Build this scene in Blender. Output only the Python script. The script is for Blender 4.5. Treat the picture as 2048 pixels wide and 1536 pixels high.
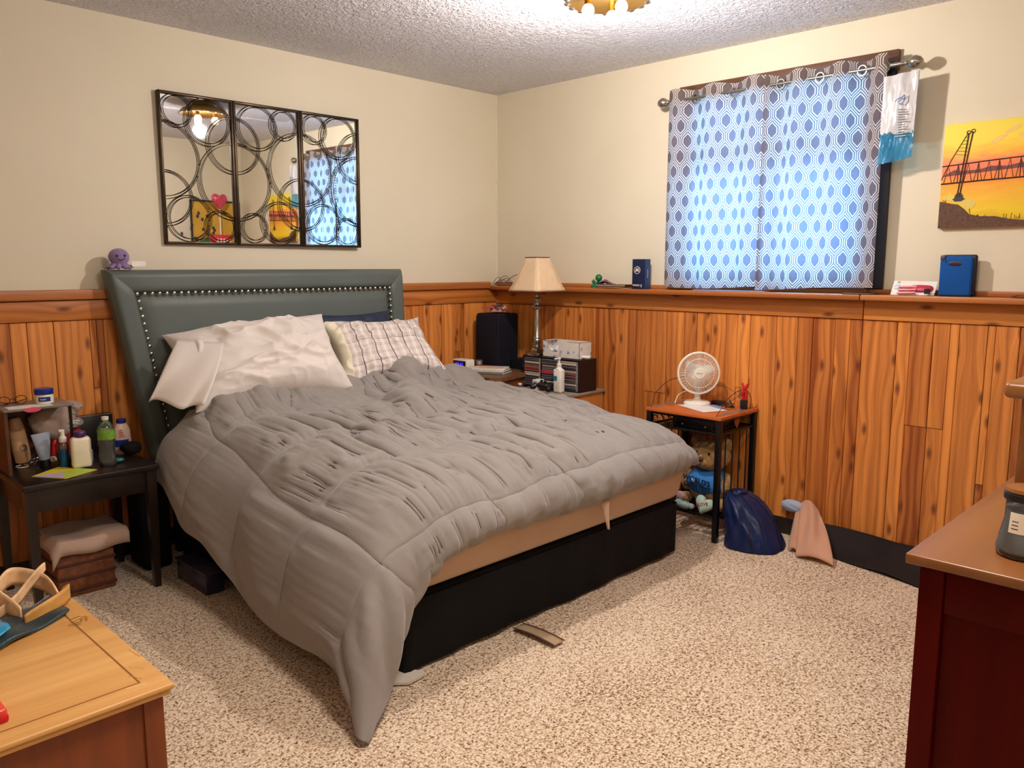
import bpy, bmesh, math, random
import numpy as np
from mathutils import Vector, Matrix
PI = math.pi
random.seed(7)
for o in list(bpy.data.objects): bpy.data.objects.remove(o)
SC = bpy.context.scene
COL = SC.collection

# ------------------------------------------------ camera, world, lights, exposure
cam_d = bpy.data.cameras.new('camera'); cam = bpy.data.objects.new('camera', cam_d); COL.objects.link(cam)
cam_d.sensor_width = 36.0; cam_d.lens = 1612.0/2048*36.0; cam_d.clip_start = 0.02
cam.location = (-3.779, -3.827, 1.339)
cam.rotation_euler = (math.radians(90-8.329), 0, math.radians(44.3-90))
SC.camera = cam
SC.view_settings.view_transform = 'Standard'; SC.view_settings.look = 'None'
SC.view_settings.gamma = 1.0; SC.view_settings.use_curve_mapping = False
SC.view_settings.exposure = 0.0
SC.cycles.use_denoising = True
SC.cycles.max_bounces = 8; SC.cycles.transparent_max_bounces = 12
SC.cycles.caustics_reflective = False; SC.cycles.caustics_refractive = False
SC.cycles.sample_clamp_indirect = 4.0

W = bpy.data.worlds.new('sky'); SC.world = W; W.use_nodes = True
wn = W.node_tree.nodes; wn['Background'].inputs[0].default_value = (0.20, 0.50, 1.0, 1); wn['Background'].inputs[1].default_value = 6.0

def lamp(name, kind, loc, energy, color, size=.1, rot=(0,0,0), **kw):
    d = bpy.data.lights.new(name, kind); d.energy = energy; d.color = color
    if kind == 'AREA':
        d.shape = kw.get('shape', 'DISK'); d.size = size
        if 'size_y' in kw: d.size_y = kw['size_y']
    else: d.shadow_soft_size = size
    o = bpy.data.objects.new(name, d); COL.objects.link(o); o.location = loc; o.rotation_euler = rot
    return o
LIGHT = (-1.22, -1.81, 2.225)
lamp('ceiling_lamp_light', 'POINT', LIGHT, 75, (1.0, .91, .86), .035)
# added soft fill behind the camera, brightening the near end; no real lamp
lamp('camera_side_fill', 'AREA', (-4.15, -4.55, 2.2), 7, (1.0, .88, .78), .8, (math.radians(52), 0, math.radians(-42)))
# added overhead fill, out of view, to even out the light
lamp('near_end_fill', 'AREA', (-2.40, -2.95, 2.39), 38, (1.0, .90, .82), .5)
# daylight: the sky outside the window
wp = lamp('window_sky_light', 'AREA', (0.30, -1.90, 1.72), 76, (.15, .52, 1.0), .98, (0, math.radians(90), 0), shape='RECTANGLE', size_y=1.0)

# ------------------------------------------------ helpers
def lin(c):
    return tuple((x/12.92 if x <= .04045 else ((x+.055)/1.055)**2.4) for x in c)
def rgb(r, g, b): return lin((r/255, g/255, b/255))
MATS = {}
class NT:
    def __init__(s, name):
        s.m = bpy.data.materials.new(name); s.m.use_nodes = True; s.t = s.m.node_tree
        s.b = s.t.nodes['Principled BSDF']; s.out = s.t.nodes['Material Output']
    def n(s, typ, **kw):
        nd = s.t.nodes.new(typ)
        for k, v in kw.items():
            if k.startswith('i_'):
                nd.inputs[int(k[2:])].default_value = v
            else: setattr(nd, k, v)
        return nd
    def l(s, a, b): s.t.links.new(a, b)
    def math(s, op, a, b=None, c=None, clamp=False):
        nd = s.t.nodes.new('ShaderNodeMath'); nd.operation = op; nd.use_clamp = clamp
        for i, v in enumerate((a, b, c)):
            if v is None: continue
            if isinstance(v, (int, float)): nd.inputs[i].default_value = v
            else: s.l(v, nd.inputs[i])
        return nd.outputs[0]
    def ramp(s, fac, stops):
        nd = s.t.nodes.new('ShaderNodeValToRGB'); cr = nd.color_ramp
        while len(cr.elements) < len(stops): cr.elements.new(.5)
        for e, (p, c) in zip(cr.elements, stops):
            e.position = p; e.color = (*c, 1)
        s.l(fac, nd.inputs[0]); return nd.outputs[0]
    def mix(s, fac, a, b):
        nd = s.t.nodes.new('ShaderNodeMix'); nd.data_type = 'RGBA'
        for i, v in ((0, fac), (6, a), (7, b)):
            if isinstance(v, (int, float)): nd.inputs[i].default_value = v
            elif isinstance(v, tuple): nd.inputs[i].default_value = (*v, 1)
            else: s.l(v, nd.inputs[i])
        return nd.outputs[2]
    def noise(s, vec, scale, detail=2, rough=.5, dist=0):
        nd = s.n('ShaderNodeTexNoise'); nd.inputs['Scale'].default_value = scale; nd.inputs['Detail'].default_value = detail
        nd.inputs['Roughness'].default_value = rough; nd.inputs['Distortion'].default_value = dist
        if vec is not None: s.l(vec, nd.inputs['Vector'])
        return nd.outputs['Fac']
    def coord(s, which='Object', scale=(1,1,1), loc=(0,0,0)):
        tc = s.n('ShaderNodeTexCoord'); mp = s.n('ShaderNodeMapping')
        mp.inputs['Scale'].default_value = scale; mp.inputs['Location'].default_value = loc
        s.l(tc.outputs[which], mp.inputs['Vector']); return mp.outputs[0]
    def bump(s, h, strength=.3, dist=.01):
        nd = s.n('ShaderNodeBump'); nd.inputs['Strength'].default_value = strength; nd.inputs['Distance'].default_value = dist
        s.l(h, nd.inputs['Height']); s.l(nd.outputs[0], s.b.inputs['Normal'])

def mat(name, c, rough=.5, metal=0, var=0, vscale=20, bump=0, bscale=200, trans=0, emit=0, coat=0, alpha=1, ior=None, sheen=0, spec=None):
    if name in MATS: return MATS[name]
    t = NT(name); b = t.b
    col = rgb(*c)
    b.inputs['Base Color'].default_value = (*col, 1); b.inputs['Roughness'].default_value = rough; b.inputs['Metallic'].default_value = metal
    b.inputs['Transmission Weight'].default_value = trans; b.inputs['Coat Weight'].default_value = coat; b.inputs['Alpha'].default_value = alpha
    if ior: b.inputs['IOR'].default_value = ior
    if spec is not None: b.inputs['Specular IOR Level'].default_value = spec
    if sheen: b.inputs['Sheen Weight'].default_value = sheen
    if emit: b.inputs['Emission Color'].default_value = (*col, 1); b.inputs['Emission Strength'].default_value = emit
    v = t.coord()
    nz = t.noise(v, vscale, 3)
    if not var: var = .06
    lo = tuple(x*(1-var) for x in col); hi = tuple(min(1, x*(1+var)) for x in col)
    t.l(t.ramp(nz, [(.3, lo), (.7, hi)]), b.inputs['Base Color'])
    if bump: t.bump(t.noise(v, bscale, 2), bump, .002)
    MATS[name] = t.m; return t.m

ORG = {}
def link(o): COL.objects.link(o); return o
def tag(o, label=None, cat=None, group=None, kind=None):
    if label: o['label'] = label
    if cat: o['category'] = cat
    if group: o['group'] = group
    if kind: o['kind'] = kind
    return o
def thing(name, label, cat, loc, group=None, rz=0, rot=None):
    o = bpy.data.objects.new(name, None); link(o); o.location = loc; o.empty_display_size = .05
    o.rotation_euler = rot if rot else (0, 0, rz)
    ORG[o.name] = Vector(loc) if not (rz or rot) else None
    return tag(o, label, cat, group)

class MB:
    """collects shapes; build() links them as ONE mesh object"""
    def __init__(s): s.bm = bmesh.new(); s.uv = None
    def _new(s, vs, fs, mi=0):
        bv = [s.bm.verts.new(v) for v in vs]
        out = []
        for f in fs:
            try:
                fc = s.bm.faces.new([bv[i] for i in f]); fc.material_index = mi; out.append(fc)
            except ValueError: pass
        return bv, out
    def box(s, x0, x1, y0, y1, z0, z1, bev=0, mi=0, seg=2, M=None):
        if x0 > x1: x0, x1 = x1, x0
        if y0 > y1: y0, y1 = y1, y0
        if z0 > z1: z0, z1 = z1, z0
        vs = [(x, y, z) for z in (z0, z1) for y in (y0, y1) for x in (x0, x1)]
        fs = [(0,2,3,1), (4,5,7,6), (0,1,5,4), (2,6,7,3), (0,4,6,2), (1,3,7,5)]
        bv, f = s._new(vs, fs, mi)
        if bev:
            es = list({e for fc in f for e in fc.edges})
            bev = min(bev, (x1-x0)*.49, (y1-y0)*.49, (z1-z0)*.49)
            r = bmesh.ops.bevel(s.bm, geom=es, offset=bev, segments=seg, affect='EDGES', profile=.5)
            bv = list({v for v in r['verts']} | {v for v in bv if v.is_valid})
        if M is not None:
            allv = set(v for v in bv if v.is_valid)
            stack = list(allv)
            while stack:
                v = stack.pop()
                for e in v.link_edges:
                    w = e.other_vert(v)
                    if w not in allv: allv.add(w); stack.append(w)
            for v in allv: v.co = M @ v.co
        return s
    def lathe(s, prof, c=(0,0,0), seg=24, M=None, mi=0):
        n = len(prof); vs = []; fs = []
        for r, z in prof:
            for k in range(seg):
                a = 2*PI*k/seg; vs.append((r*math.cos(a), r*math.sin(a), z))
        for i in range(n-1):
            for k in range(seg):
                k2 = (k+1) % seg
                fs.append((i*seg+k, i*seg+k2, (i+1)*seg+k2, (i+1)*seg+k))
        if prof[0][0] > 1e-6: fs.append(tuple(reversed(range(seg))))
        if prof[-1][0] > 1e-6: fs.append(tuple(range((n-1)*seg, n*seg)))
        C = Vector(c); M3 = M if M is not None else Matrix.Identity(3)
        s._new([M3 @ Vector(v)+C for v in vs], fs, mi); return s
    def cyl(s, p0, p1, r0, r1=None, seg=12, mi=0):
        p0, p1 = Vector(p0), Vector(p1); r1 = r0 if r1 is None else r1
        d = p1-p0; q = d.to_track_quat('Z', 'Y').to_matrix()
        return s.lathe([(r0, 0), (r1, d.length)], p0, seg, q, mi)
    def tube(s, pts, r, seg=6, closed=False, mi=0):
        pts = [Vector(p) for p in pts]; n = len(pts); vs = []; fs = []; up = None
        for i, p in enumerate(pts):
            a = pts[(i-1) % n] if (closed or i) else p; b = pts[(i+1) % n] if (closed or i < n-1) else p
            d = (b-a).normalized() if (b-a).length > 1e-9 else Vector((0,0,1))
            if up is None: up = Vector((0,0,1)) if abs(d.z) < .9 else Vector((1,0,0))
            sd = d.cross(up); 
            if sd.length < 1e-4: sd = d.orthogonal()
            sd.normalize(); up = sd.cross(d).normalized()
            rr = r[i] if isinstance(r, (list, tuple)) else r
            for k in range(seg):
                t = 2*PI*k/seg; vs.append(p+sd*math.cos(t)*rr+up*math.sin(t)*rr)
        m = n if closed else n-1
        for i in range(m):
            j = (i+1) % n
            for k in range(seg):
                k2 = (k+1) % seg; fs.append((i*seg+k, i*seg+k2, j*seg+k2, j*seg+k))
        if not closed: fs += [tuple(reversed(range(seg))), tuple(range((n-1)*seg, n*seg))]
        s._new(vs, fs, mi); return s
    def prism(s, poly, axis, a, b, mi=0):
        """poly 2D extruded along axis from a to b. axis x: (y,z); y: (x,z); z: (x,y)"""
        def P(u, v, w): return {'x': (w, u, v), 'y': (u, w, v), 'z': (u, v, w)}[axis]
        n = len(poly); vs = [P(u, v, a) for u, v in poly]+[P(u, v, b) for u, v in poly]
        fs = [tuple(range(n)), tuple(reversed(range(n, 2*n)))]+[(i, i+n, (i+1) % n+n, (i+1) % n) for i in range(n)]
        s._new(vs, fs, mi); return s
    def ball(s, c, r, seg=20, mi=0, M=None, pw=1):
        r = (r, r, r) if isinstance(r, (int, float)) else r
        vs = []; fs = []; R = seg//2
        for i in range(R+1):
            ph = PI*i/R
            for k in range(seg):
                th = 2*PI*k/seg
                x, y, z = math.sin(ph)*math.cos(th), math.sin(ph)*math.sin(th), math.cos(ph)
                if pw != 1: x, y, z = [math.copysign(abs(q)**pw, q) for q in (x, y, z)]
                v = Vector((r[0]*x, r[1]*y, r[2]*z))
                if M is not None: v = M @ v
                vs.append(v+Vector(c))
        for i in range(R):
            for k in range(seg):
                k2 = (k+1) % seg; fs.append((i*seg+k, (i+1)*seg+k, (i+1)*seg+k2, i*seg+k2))
        s._new(vs, fs, mi); return s
    def grid(s, fn, nu, nv, mi=0, uv=None, cu=False):
        vs = [fn(i/(nu-1), j/(nv-1)) for j in range(nv) for i in range(nu)]
        fs = [(j*nu+i, j*nu+i+1, (j+1)*nu+i+1, (j+1)*nu+i) for j in range(nv-1) for i in range(nu-1)]
        s._new(vs, fs, mi); return s
    def build(s, name, m, parent=None, smooth=None, world=True, label=None, weld=False, solid=0, sub=0, off=None):
        bm = s.bm
        if weld: bmesh.ops.remove_doubles(bm, verts=bm.verts, dist=1e-5)
        bmesh.ops.recalc_face_normals(bm, faces=bm.faces)
        me = bpy.data.meshes.new(name)
        if parent is not None and world:
            p = parent
            while p.parent: p = p.parent
            org = ORG.get(p.name)
            if org is not None: bmesh.ops.translate(bm, verts=bm.verts, vec=-org)
        bm.to_mesh(me); bm.free()
        for mm in (m if isinstance(m, (list, tuple)) else [m]): me.materials.append(mm)
        ang = math.radians(35 if smooth is None else smooth)
        if smooth != 0:
            me.polygons.foreach_set('use_smooth', [True]*len(me.polygons))
            me.set_sharp_from_angle(angle=ang)
        o = bpy.data.objects.new(name, me); link(o); o.parent = parent
        if solid:
            md = o.modifiers.new('s', 'SOLIDIFY'); md.thickness = solid; md.offset = 0
        if sub:
            md = o.modifiers.new('u', 'SUBSURF'); md.levels = sub; md.render_levels = sub
        if label: o['label'] = label
        return o
def solo(name, label, cat, mb, m, loc, group=None, **kw):
    """a thing that is one mesh, its origin at loc"""
    bmesh.ops.translate(mb.bm, verts=mb.bm.verts, vec=-Vector(loc))
    o = mb.build(name, m, **kw); o.location = loc
    return tag(o, label, cat, group)
def text(name, s, size, loc, M, m, parent, ext=.0004, align='CENTER', sx=1.0, local=False):
    """flat lettering; M columns = text right, text up, outward normal"""
    cu = bpy.data.curves.new(name, 'FONT'); cu.body = s; cu.size = size; cu.extrude = ext; cu.align_x = align; cu.align_y = 'CENTER'
    cu.materials.append(m); o = bpy.data.objects.new(name, cu); link(o); o.parent = parent
    p = parent
    while p is not None and p.parent: p = p.parent
    org = ORG.get(p.name) if p is not None else None
    if org is None or local: org = Vector((0,0,0))
    R = Matrix((Vector(M[0])*sx, Vector(M[1]), Vector(M[2]))).transposed().to_4x4()
    o.matrix_local = Matrix.Translation(Vector(loc)-org) @ R
    return o
FB = ((0,-1,0), (0,0,1), (-1,0,0))    # faces -X (along the window wall)
FA = ((1,0,0), (0,0,1), (0,-1,0))     # faces -Y (along the headboard wall)
FT = ((1,0,0), (0,1,0), (0,0,1))
def clone(o, parent=None):
    c = o.copy(); COL.objects.link(c)
    if parent is not None: c.parent = parent
    for ch in list(o.children): clone(ch, c)
    return c

# numpy gradient-free value noise
_rs = np.random.RandomState(5); _T = _rs.rand(256, 256)
def vnoise(x, y):
    xi = np.floor(x).astype(int); yi = np.floor(y).astype(int); fx = x-xi; fy = y-yi
    fx = fx*fx*fx*(fx*(fx*6-15)+10); fy = fy*fy*fy*(fy*(fy*6-15)+10)
    a = _T[xi & 255, yi & 255]; b = _T[(xi+1) & 255, yi & 255]; c = _T[xi & 255, (yi+1) & 255]; d = _T[(xi+1) & 255, (yi+1) & 255]
    return (a*(1-fx)+b*fx)*(1-fy)+(c*(1-fx)+d*fx)*fy
def fbm(x, y, o=3):
    r = 0; am = .5
    for k in range(o): r = r+am*(vnoise(x+17*k, y+31*k)-.5)*2; x = x*2.03; y = y*2.03; am *= .5
    return r
def np_mesh(name, V, nu, nv, m, parent=None, uv=None, loc=None, flip=False):
    """grid mesh from array V[nv,nu,3]"""
    i = np.arange(nu-1); j = np.arange(nv-1); I, J = np.meshgrid(i, j)
    a = (J*nu+I).ravel(); F = np.stack([a, a+1, a+nu+1, a+nu], 1)
    if flip: F = F[:, ::-1]
    me = bpy.data.meshes.new(name)
    P = V.reshape(-1, 3)
    if loc is not None: P = P-np.array(loc)
    me.from_pydata(P.tolist(), [], F.tolist())
    if uv is not None:
        L = me.uv_layers.new(name='UVMap'); U = uv.reshape(-1, 2)[F.ravel()]; L.data.foreach_set('uv', U.ravel().astype(np.float32))
    me.polygons.foreach_set('use_smooth', [True]*len(me.polygons)); me.update()
    me.materials.append(m); o = bpy.data.objects.new(name, me); link(o); o.parent = parent
    if loc is not None and parent is None: o.location = loc
    return o
# ------------------------------------------------ shared materials
def wood(name, c_lo, c_hi, c_knot, axis=2, rough=.42, knots=1.0, gscale=55, offset=True, knotsc=3.4):
    """grain runs along the given axis of the object"""
    t = NT(name)
    tc = t.n('ShaderNodeTexCoord'); sp = t.n('ShaderNodeSeparateXYZ'); t.l(tc.outputs['Object'], sp.inputs[0])
    rnd = t.n('ShaderNodeObjectInfo').outputs['Random']
    ax = [0, 1, 2]; ax.remove(axis)
    u = t.math('ADD', sp.outputs[ax[0]], t.math('MULTIPLY', sp.outputs[ax[1]], 1.0)); v = sp.outputs[axis]
    if offset:
        u = t.math('ADD', u, t.math('MULTIPLY', rnd, 37.7)); v = t.math('ADD', v, t.math('MULTIPLY', rnd, 91.3))
    def comb(a, b, c=0.0):
        cb = t.n('ShaderNodeCombineXYZ')
        for i, q in enumerate((a, b, c)):
            if isinstance(q, (int, float)): cb.inputs[i].default_value = q
            else: t.l(q, cb.inputs[i])
        return cb.outputs[0]
    # knots: sparse voronoi points in a stretched plane
    kv = t.n('ShaderNodeTexVoronoi', voronoi_dimensions='2D', feature='F1'); kv.inputs['Scale'].default_value = 1.0
    t.l(comb(t.math('MULTIPLY', u, 7.0), t.math('MULTIPLY', v, knotsc*.8)), kv.inputs['Vector'])
    d = kv.outputs['Distance']
    wob = t.noise(comb(t.math('MULTIPLY', u, 6), t.math('MULTIPLY', v, 1.6)), 1.0, 2)
    near = t.math('POWER', t.math('SUBTRACT', 1.0, t.math('MULTIPLY', d, 1.6), clamp=True), 2.0)
    ub = t.math('ADD', u, t.math('MULTIPLY', wob, .035))
    ub = t.math('ADD', ub, t.math('MULTIPLY', near, .026*knots))
    fine = t.noise(comb(t.math('MULTIPLY', ub, gscale*2.4), t.math('MULTIPLY', v, 3.0)), 1.0, 3, .6)
    ring = t.math('SINE', t.math('MULTIPLY', ub, gscale*3.1))
    ring = t.math('POWER', t.math('ADD', t.math('MULTIPLY', ring, .5), .5), 2.5)
    band = t.noise(comb(t.math('MULTIPLY', ub, 20), t.math('MULTIPLY', v, .45)), 1.0, 3)
    g = t.math('ADD', t.math('MULTIPLY', fine, .35), t.math('MULTIPLY', band, .88))
    g = t.math('SUBTRACT', g, t.math('MULTIPLY', ring, .12))
    g = t.math('ADD', g, t.math('MULTIPLY', t.math('SUBTRACT', rnd, .5), .30))
    base = t.ramp(g, [(.28, c_lo), (.80, c_hi)])
    if knots:
        kc = t.math('SUBTRACT', 1.0, t.math('MULTIPLY', t.math('SUBTRACT', d, .030), 13.0), clamp=True)
        base = t.mix(t.math('MULTIPLY', kc, .8*min(1, knots)), base, c_knot)
    t.l(base, t.b.inputs['Base Color']); t.b.inputs['Roughness'].default_value = rough
    t.b.inputs['Coat Weight'].default_value = .06; t.b.inputs['Coat Roughness'].default_value = .3
    t.bump(g, .12, .002)
    return t.m
def R(r, g, b): return rgb(r, g, b)
M_PLANK = wood('cedar_plank', R(140, 66, 20), R(236, 150, 70), R(92, 38, 12))
M_FRIEZE_X = wood('cedar_board_x', R(158, 82, 28), R(214, 136, 62), R(78, 32, 12), axis=0)
M_FRIEZE_Y = wood('cedar_board_y', R(158, 82, 28), R(214, 136, 62), R(78, 32, 12), axis=1)
M_CAP_X = wood('ledge_wood_x', R(150, 84, 34), R(186, 114, 56), R(70, 32, 12), axis=0, knots=0)
M_CAP_Y = wood('ledge_wood_y', R(150, 84, 34), R(186, 114, 56), R(70, 32, 12), axis=1, knots=0)
M_CHEST_Y = wood('oak_chest_top', R(198, 140, 74), R(228, 176, 104), R(120, 70, 30), axis=0, knots=0, gscale=25, rough=.38)
M_CHEST_S = wood('oak_chest_side_shaded', R(104, 46, 14), R(130, 62, 22), R(80, 40, 20), axis=2, knots=0, gscale=25, rough=.45)  # same oak as the top, with its shade put into the colour
M_DRESSER_T = wood('dresser_top_wood', R(108, 62, 26), R(130, 80, 38), R(90, 40, 20), axis=0, knots=0, gscale=18, rough=.3)
M_DRESSER = wood('dresser_wood_shaded', R(66, 5, 2), R(80, 8, 3), R(48, 4, 2), axis=2, knots=0, gscale=20, rough=.4)  # dark red wood, darkened further to carry the shade on the body
for _i in ('Specular IOR Level', 'Coat Weight'): M_DRESSER.node_tree.nodes['Principled BSDF'].inputs[_i].default_value = .08 if _i[0] == 'S' else 0
M_STANDTOP = wood('stand_top_wood', R(176, 84, 36), R(200, 106, 50), R(110, 50, 20), axis=1, knots=0, gscale=20, rough=.3)
M_CAB1 = wood('cherry_wood', R(84, 38, 20), R(128, 66, 36), R(50, 20, 10), axis=1, knots=0, gscale=20)
M_CAB2 = wood('oak_cabinet_wood', R(168, 100, 44), R(200, 130, 66), R(100, 50, 20), axis=2, knots=0, gscale=25)
M_CASING = wood('dark_casing_wood', R(70, 42, 26), R(112, 72, 46), R(30, 15, 8), axis=1, knots=.6, gscale=30)
M_DARKTBL = mat('black_brown_lacquer', (30, 20, 16), .3, var=.2)
M_BLACK = mat('black_plastic', (18, 18, 20), .4)
M_BLKMETAL = mat('black_metal', (16, 16, 18), .35, .3)
M_WHITE = mat('white_plastic', (232, 226, 212), .35)
M_PAPER = mat('paper', (226, 222, 216), .7)
M_SILVER = mat('brushed_nickel', (170, 165, 155), .25, 1)
def m_clear(name, tint, milk):
    t = NT(name); tr = t.n('ShaderNodeBsdfTransparent'); tr.inputs[0].default_value = (*tint, 1)
    gl = t.n('ShaderNodeBsdfGlossy'); gl.inputs['Roughness'].default_value = .05; df = t.n('ShaderNodeBsdfDiffuse'); df.inputs[0].default_value = (.8, .82, .82, 1)
    fr = t.n('ShaderNodeFresnel'); fr.inputs[0].default_value = 1.5
    m1 = t.n('ShaderNodeMixShader'); m1.inputs[0].default_value = milk; t.l(tr.outputs[0], m1.inputs[1]); t.l(df.outputs[0], m1.inputs[2])
    m2 = t.n('ShaderNodeMixShader'); t.l(fr.outputs[0], m2.inputs[0]); t.l(m1.outputs[0], m2.inputs[1]); t.l(gl.outputs[0], m2.inputs[2]); t.l(m2.outputs[0], t.out.inputs[0]); return t.m
M_GLASS = m_clear('clear_plastic', (.92, .95, .95), .05)
M_RED = mat('red_plastic', (200, 20, 30), .35)
M_NAVY = mat('navy_fabric', (26, 34, 62), .7, var=.2)

def m_wall():
    t = NT('cream_wall_paint'); v = t.coord()
    n1 = t.noise(v, 1.3, 3); t.l(t.ramp(n1, [(.3, R(214, 203, 178)), (.7, R(222, 212, 188))]), t.b.inputs['Base Color'])
    t.b.inputs['Roughness'].default_value = .75
    t.bump(t.noise(v, 120, 3), .12, .003); return t.m
def m_ceil():
    t = NT('textured_ceiling'); v = t.coord()
    n1 = t.noise(v, 42, 3, .6, .8); n2 = t.noise(v, 95, 2)
    h = t.math('ADD', t.ramp(n1, [(.42, (0,0,0)), (.60, (1,1,1))]), t.math('MULTIPLY', n2, .5))
    t.l(t.ramp(t.noise(v, 2, 2), [(.3, R(226, 225, 230)), (.7, R(232, 231, 236))]), t.b.inputs['Base Color'])
    t.b.inputs['Roughness'].default_value = .9; t.bump(h, .75, .012); return t.m
def m_carpet():
    t = NT('shag_carpet'); v = t.coord()
    w = t.n('ShaderNodeTexNoise'); w.inputs['Scale'].default_value = 60; t.l(v, w.inputs['Vector'])
    mx = t.n('ShaderNodeVectorMath', operation='MULTIPLY_ADD'); t.l(w.outputs['Color'], mx.inputs[0]); mx.inputs[1].default_value = (.012,)*3; t.l(v, mx.inputs[2])
    n1 = t.noise(mx.outputs[0], 140, 2, .65); n2 = t.noise(v, 64, 2); n3 = t.noise(v, 3, 2)
    f = t.math('ADD', t.math('MULTIPLY', n1, .8), t.math('MULTIPLY', n2, .32)); f = t.math('ADD', f, t.math('MULTIPLY', n3, .10))
    t.l(t.ramp(f, [(.46, R(92, 62, 40)), (.53, R(168, 134, 102)), (.60, R(222, 192, 160)), (.70, R(250, 230, 202))]), t.b.inputs['Base Color'])
    t.b.inputs['Roughness'].default_value = 1.0; t.b.inputs['Sheen Weight'].default_value = .2
    t.b.inputs['Specular IOR Level'].default_value = .1
    t.bump(f, .9, .012); return t.m
M_WALL = m_wall(); M_CEIL = m_ceil(); M_CARPET = m_carpet()
def m_fabric(name, c, c2, wscale=260, rough=.85, bump=.15, sheen=.25, big=3):
    t = NT(name); v = t.coord()
    t.l(t.ramp(t.noise(v, big, 4), [(.3, R(*c)), (.7, R(*c2))]), t.b.inputs['Base Color'])
    t.b.inputs['Roughness'].default_value = rough; t.b.inputs['Sheen Weight'].default_value = sheen
    t.b.inputs['Specular IOR Level'].default_value = .25
    h = t.math('ADD', t.noise(v, wscale, 2), t.math('MULTIPLY', t.noise(v, 30, 3), .8))
    t.bump(h, bump, .004); return t.m
M_COMF = m_fabric('grey_comforter_cotton', (136, 128, 122), (144, 136, 130))
M_SHEET = m_fabric('beige_sheet', (190, 158, 130), (200, 168, 140), bump=.08)
M_PILLOW = m_fabric('grey_beige_pillowcase', (216, 206, 198), (224, 214, 206), bump=.08)
M_CREAMP = m_fabric('cream_pillow_ticking', (222, 208, 180), (230, 216, 190), bump=.08)
M_VINYL = m_fabric('grey_vinyl', (88, 95, 90), (94, 101, 96), wscale=400, rough=.42, bump=.06, sheen=0)
M_SKIRT = m_fabric('black_skirt_fabric', (6, 5, 6), (9, 7, 8), sheen=0)
def m_plaid():
    t = NT('plaid_pillowcase'); uv = t.n('ShaderNodeUVMap'); sp = t.n('ShaderNodeSeparateXYZ'); t.l(uv.outputs[0], sp.inputs[0])
    x, y = sp.outputs[0], sp.outputs[1]
    def line(c, period, off, w):
        f = t.math('FRACT', t.math('ADD', t.math('MULTIPLY', c, 1/period), off))
        return t.math('LESS_THAN', f, w/period)
    base = t.mix(t.math('MULTIPLY', line(x, .045, .1, .018), .35), R(222, 210, 200), R(176, 160, 156))
    base = t.mix(t.math('MULTIPLY', line(y, .045, .4, .018), .35), base, R(176, 160, 156))
    base = t.mix(line(x, .09, .3, .006), base, R(88, 78, 84))
    base = t.mix(t.math('MULTIPLY', line(y, .13, .1, .004), .7), base, R(110, 100, 104))
    base = t.mix(line(x, .09, .72, .004), base, R(240, 236, 232))
    cream = t.math('LESS_THAN', x, .085)
    base = t.mix(cream, base, R(232, 222, 196))
    t.l(base, t.b.inputs['Base Color']); t.b.inputs['Roughness'].default_value = .9; return t.m
M_PLAID = m_plaid()
def m_curtain():
    t = NT('hexagon_print_curtain'); uv = t.n('ShaderNodeUVMap'); sp = t.n('ShaderNodeSeparateXYZ'); t.l(uv.outputs[0], sp.inputs[0])
    w, sd, tp = .067, .035, .041; pv = 2*(sd+tp); m = tp/(w/2); nn = math.sqrt(1+m*m)
    def cell(ox, oy):
        x = t.math('ABSOLUTE', t.math('MULTIPLY', t.math('SUBTRACT', t.math('FRACT', t.math('ADD', t.math('MULTIPLY', sp.outputs[0], 1/w), ox)), .5), w))
        y = t.math('ABSOLUTE', t.math('MULTIPLY', t.math('SUBTRACT', t.math('FRACT', t.math('ADD', t.math('MULTIPLY', sp.outputs[1], 1/pv), oy)), .5), pv))
        a = t.math('SUBTRACT', w/2, x)
        b = t.math('DIVIDE', t.math('SUBTRACT', t.math('SUBTRACT', sd/2+tp, y), t.math('MULTIPLY', x, m)), nn)
        return t.math('MINIMUM', a, b)
    D = t.math('MAXIMUM', cell(0, 0), cell(.5, .5))
    def band(lo, hi): return t.math('MULTIPLY', t.math('GREATER_THAN', D, lo), t.math('LESS_THAN', D, hi))
    k = t.math('ADD', band(.0022, .0058), band(.0110, .0150), clamp=True)
    col = t.mix(k, R(128, 110, 106), R(236, 228, 216))
    tcol = t.mix(k, R(118, 116, 128), R(250, 250, 246))
    df = t.n('ShaderNodeBsdfDiffuse'); tr = t.n('ShaderNodeBsdfTranslucent'); mx = t.n('ShaderNodeMixShader')
    t.l(col, df.inputs[0]); t.l(tcol, tr.inputs[0]); mx.inputs[0].default_value = .5
    t.l(df.outputs[0], mx.inputs[1]); t.l(tr.outputs[0], mx.inputs[2]); t.l(mx.outputs[0], t.out.inputs[0]); return t.m
M_CURT = m_curtain()
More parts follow.
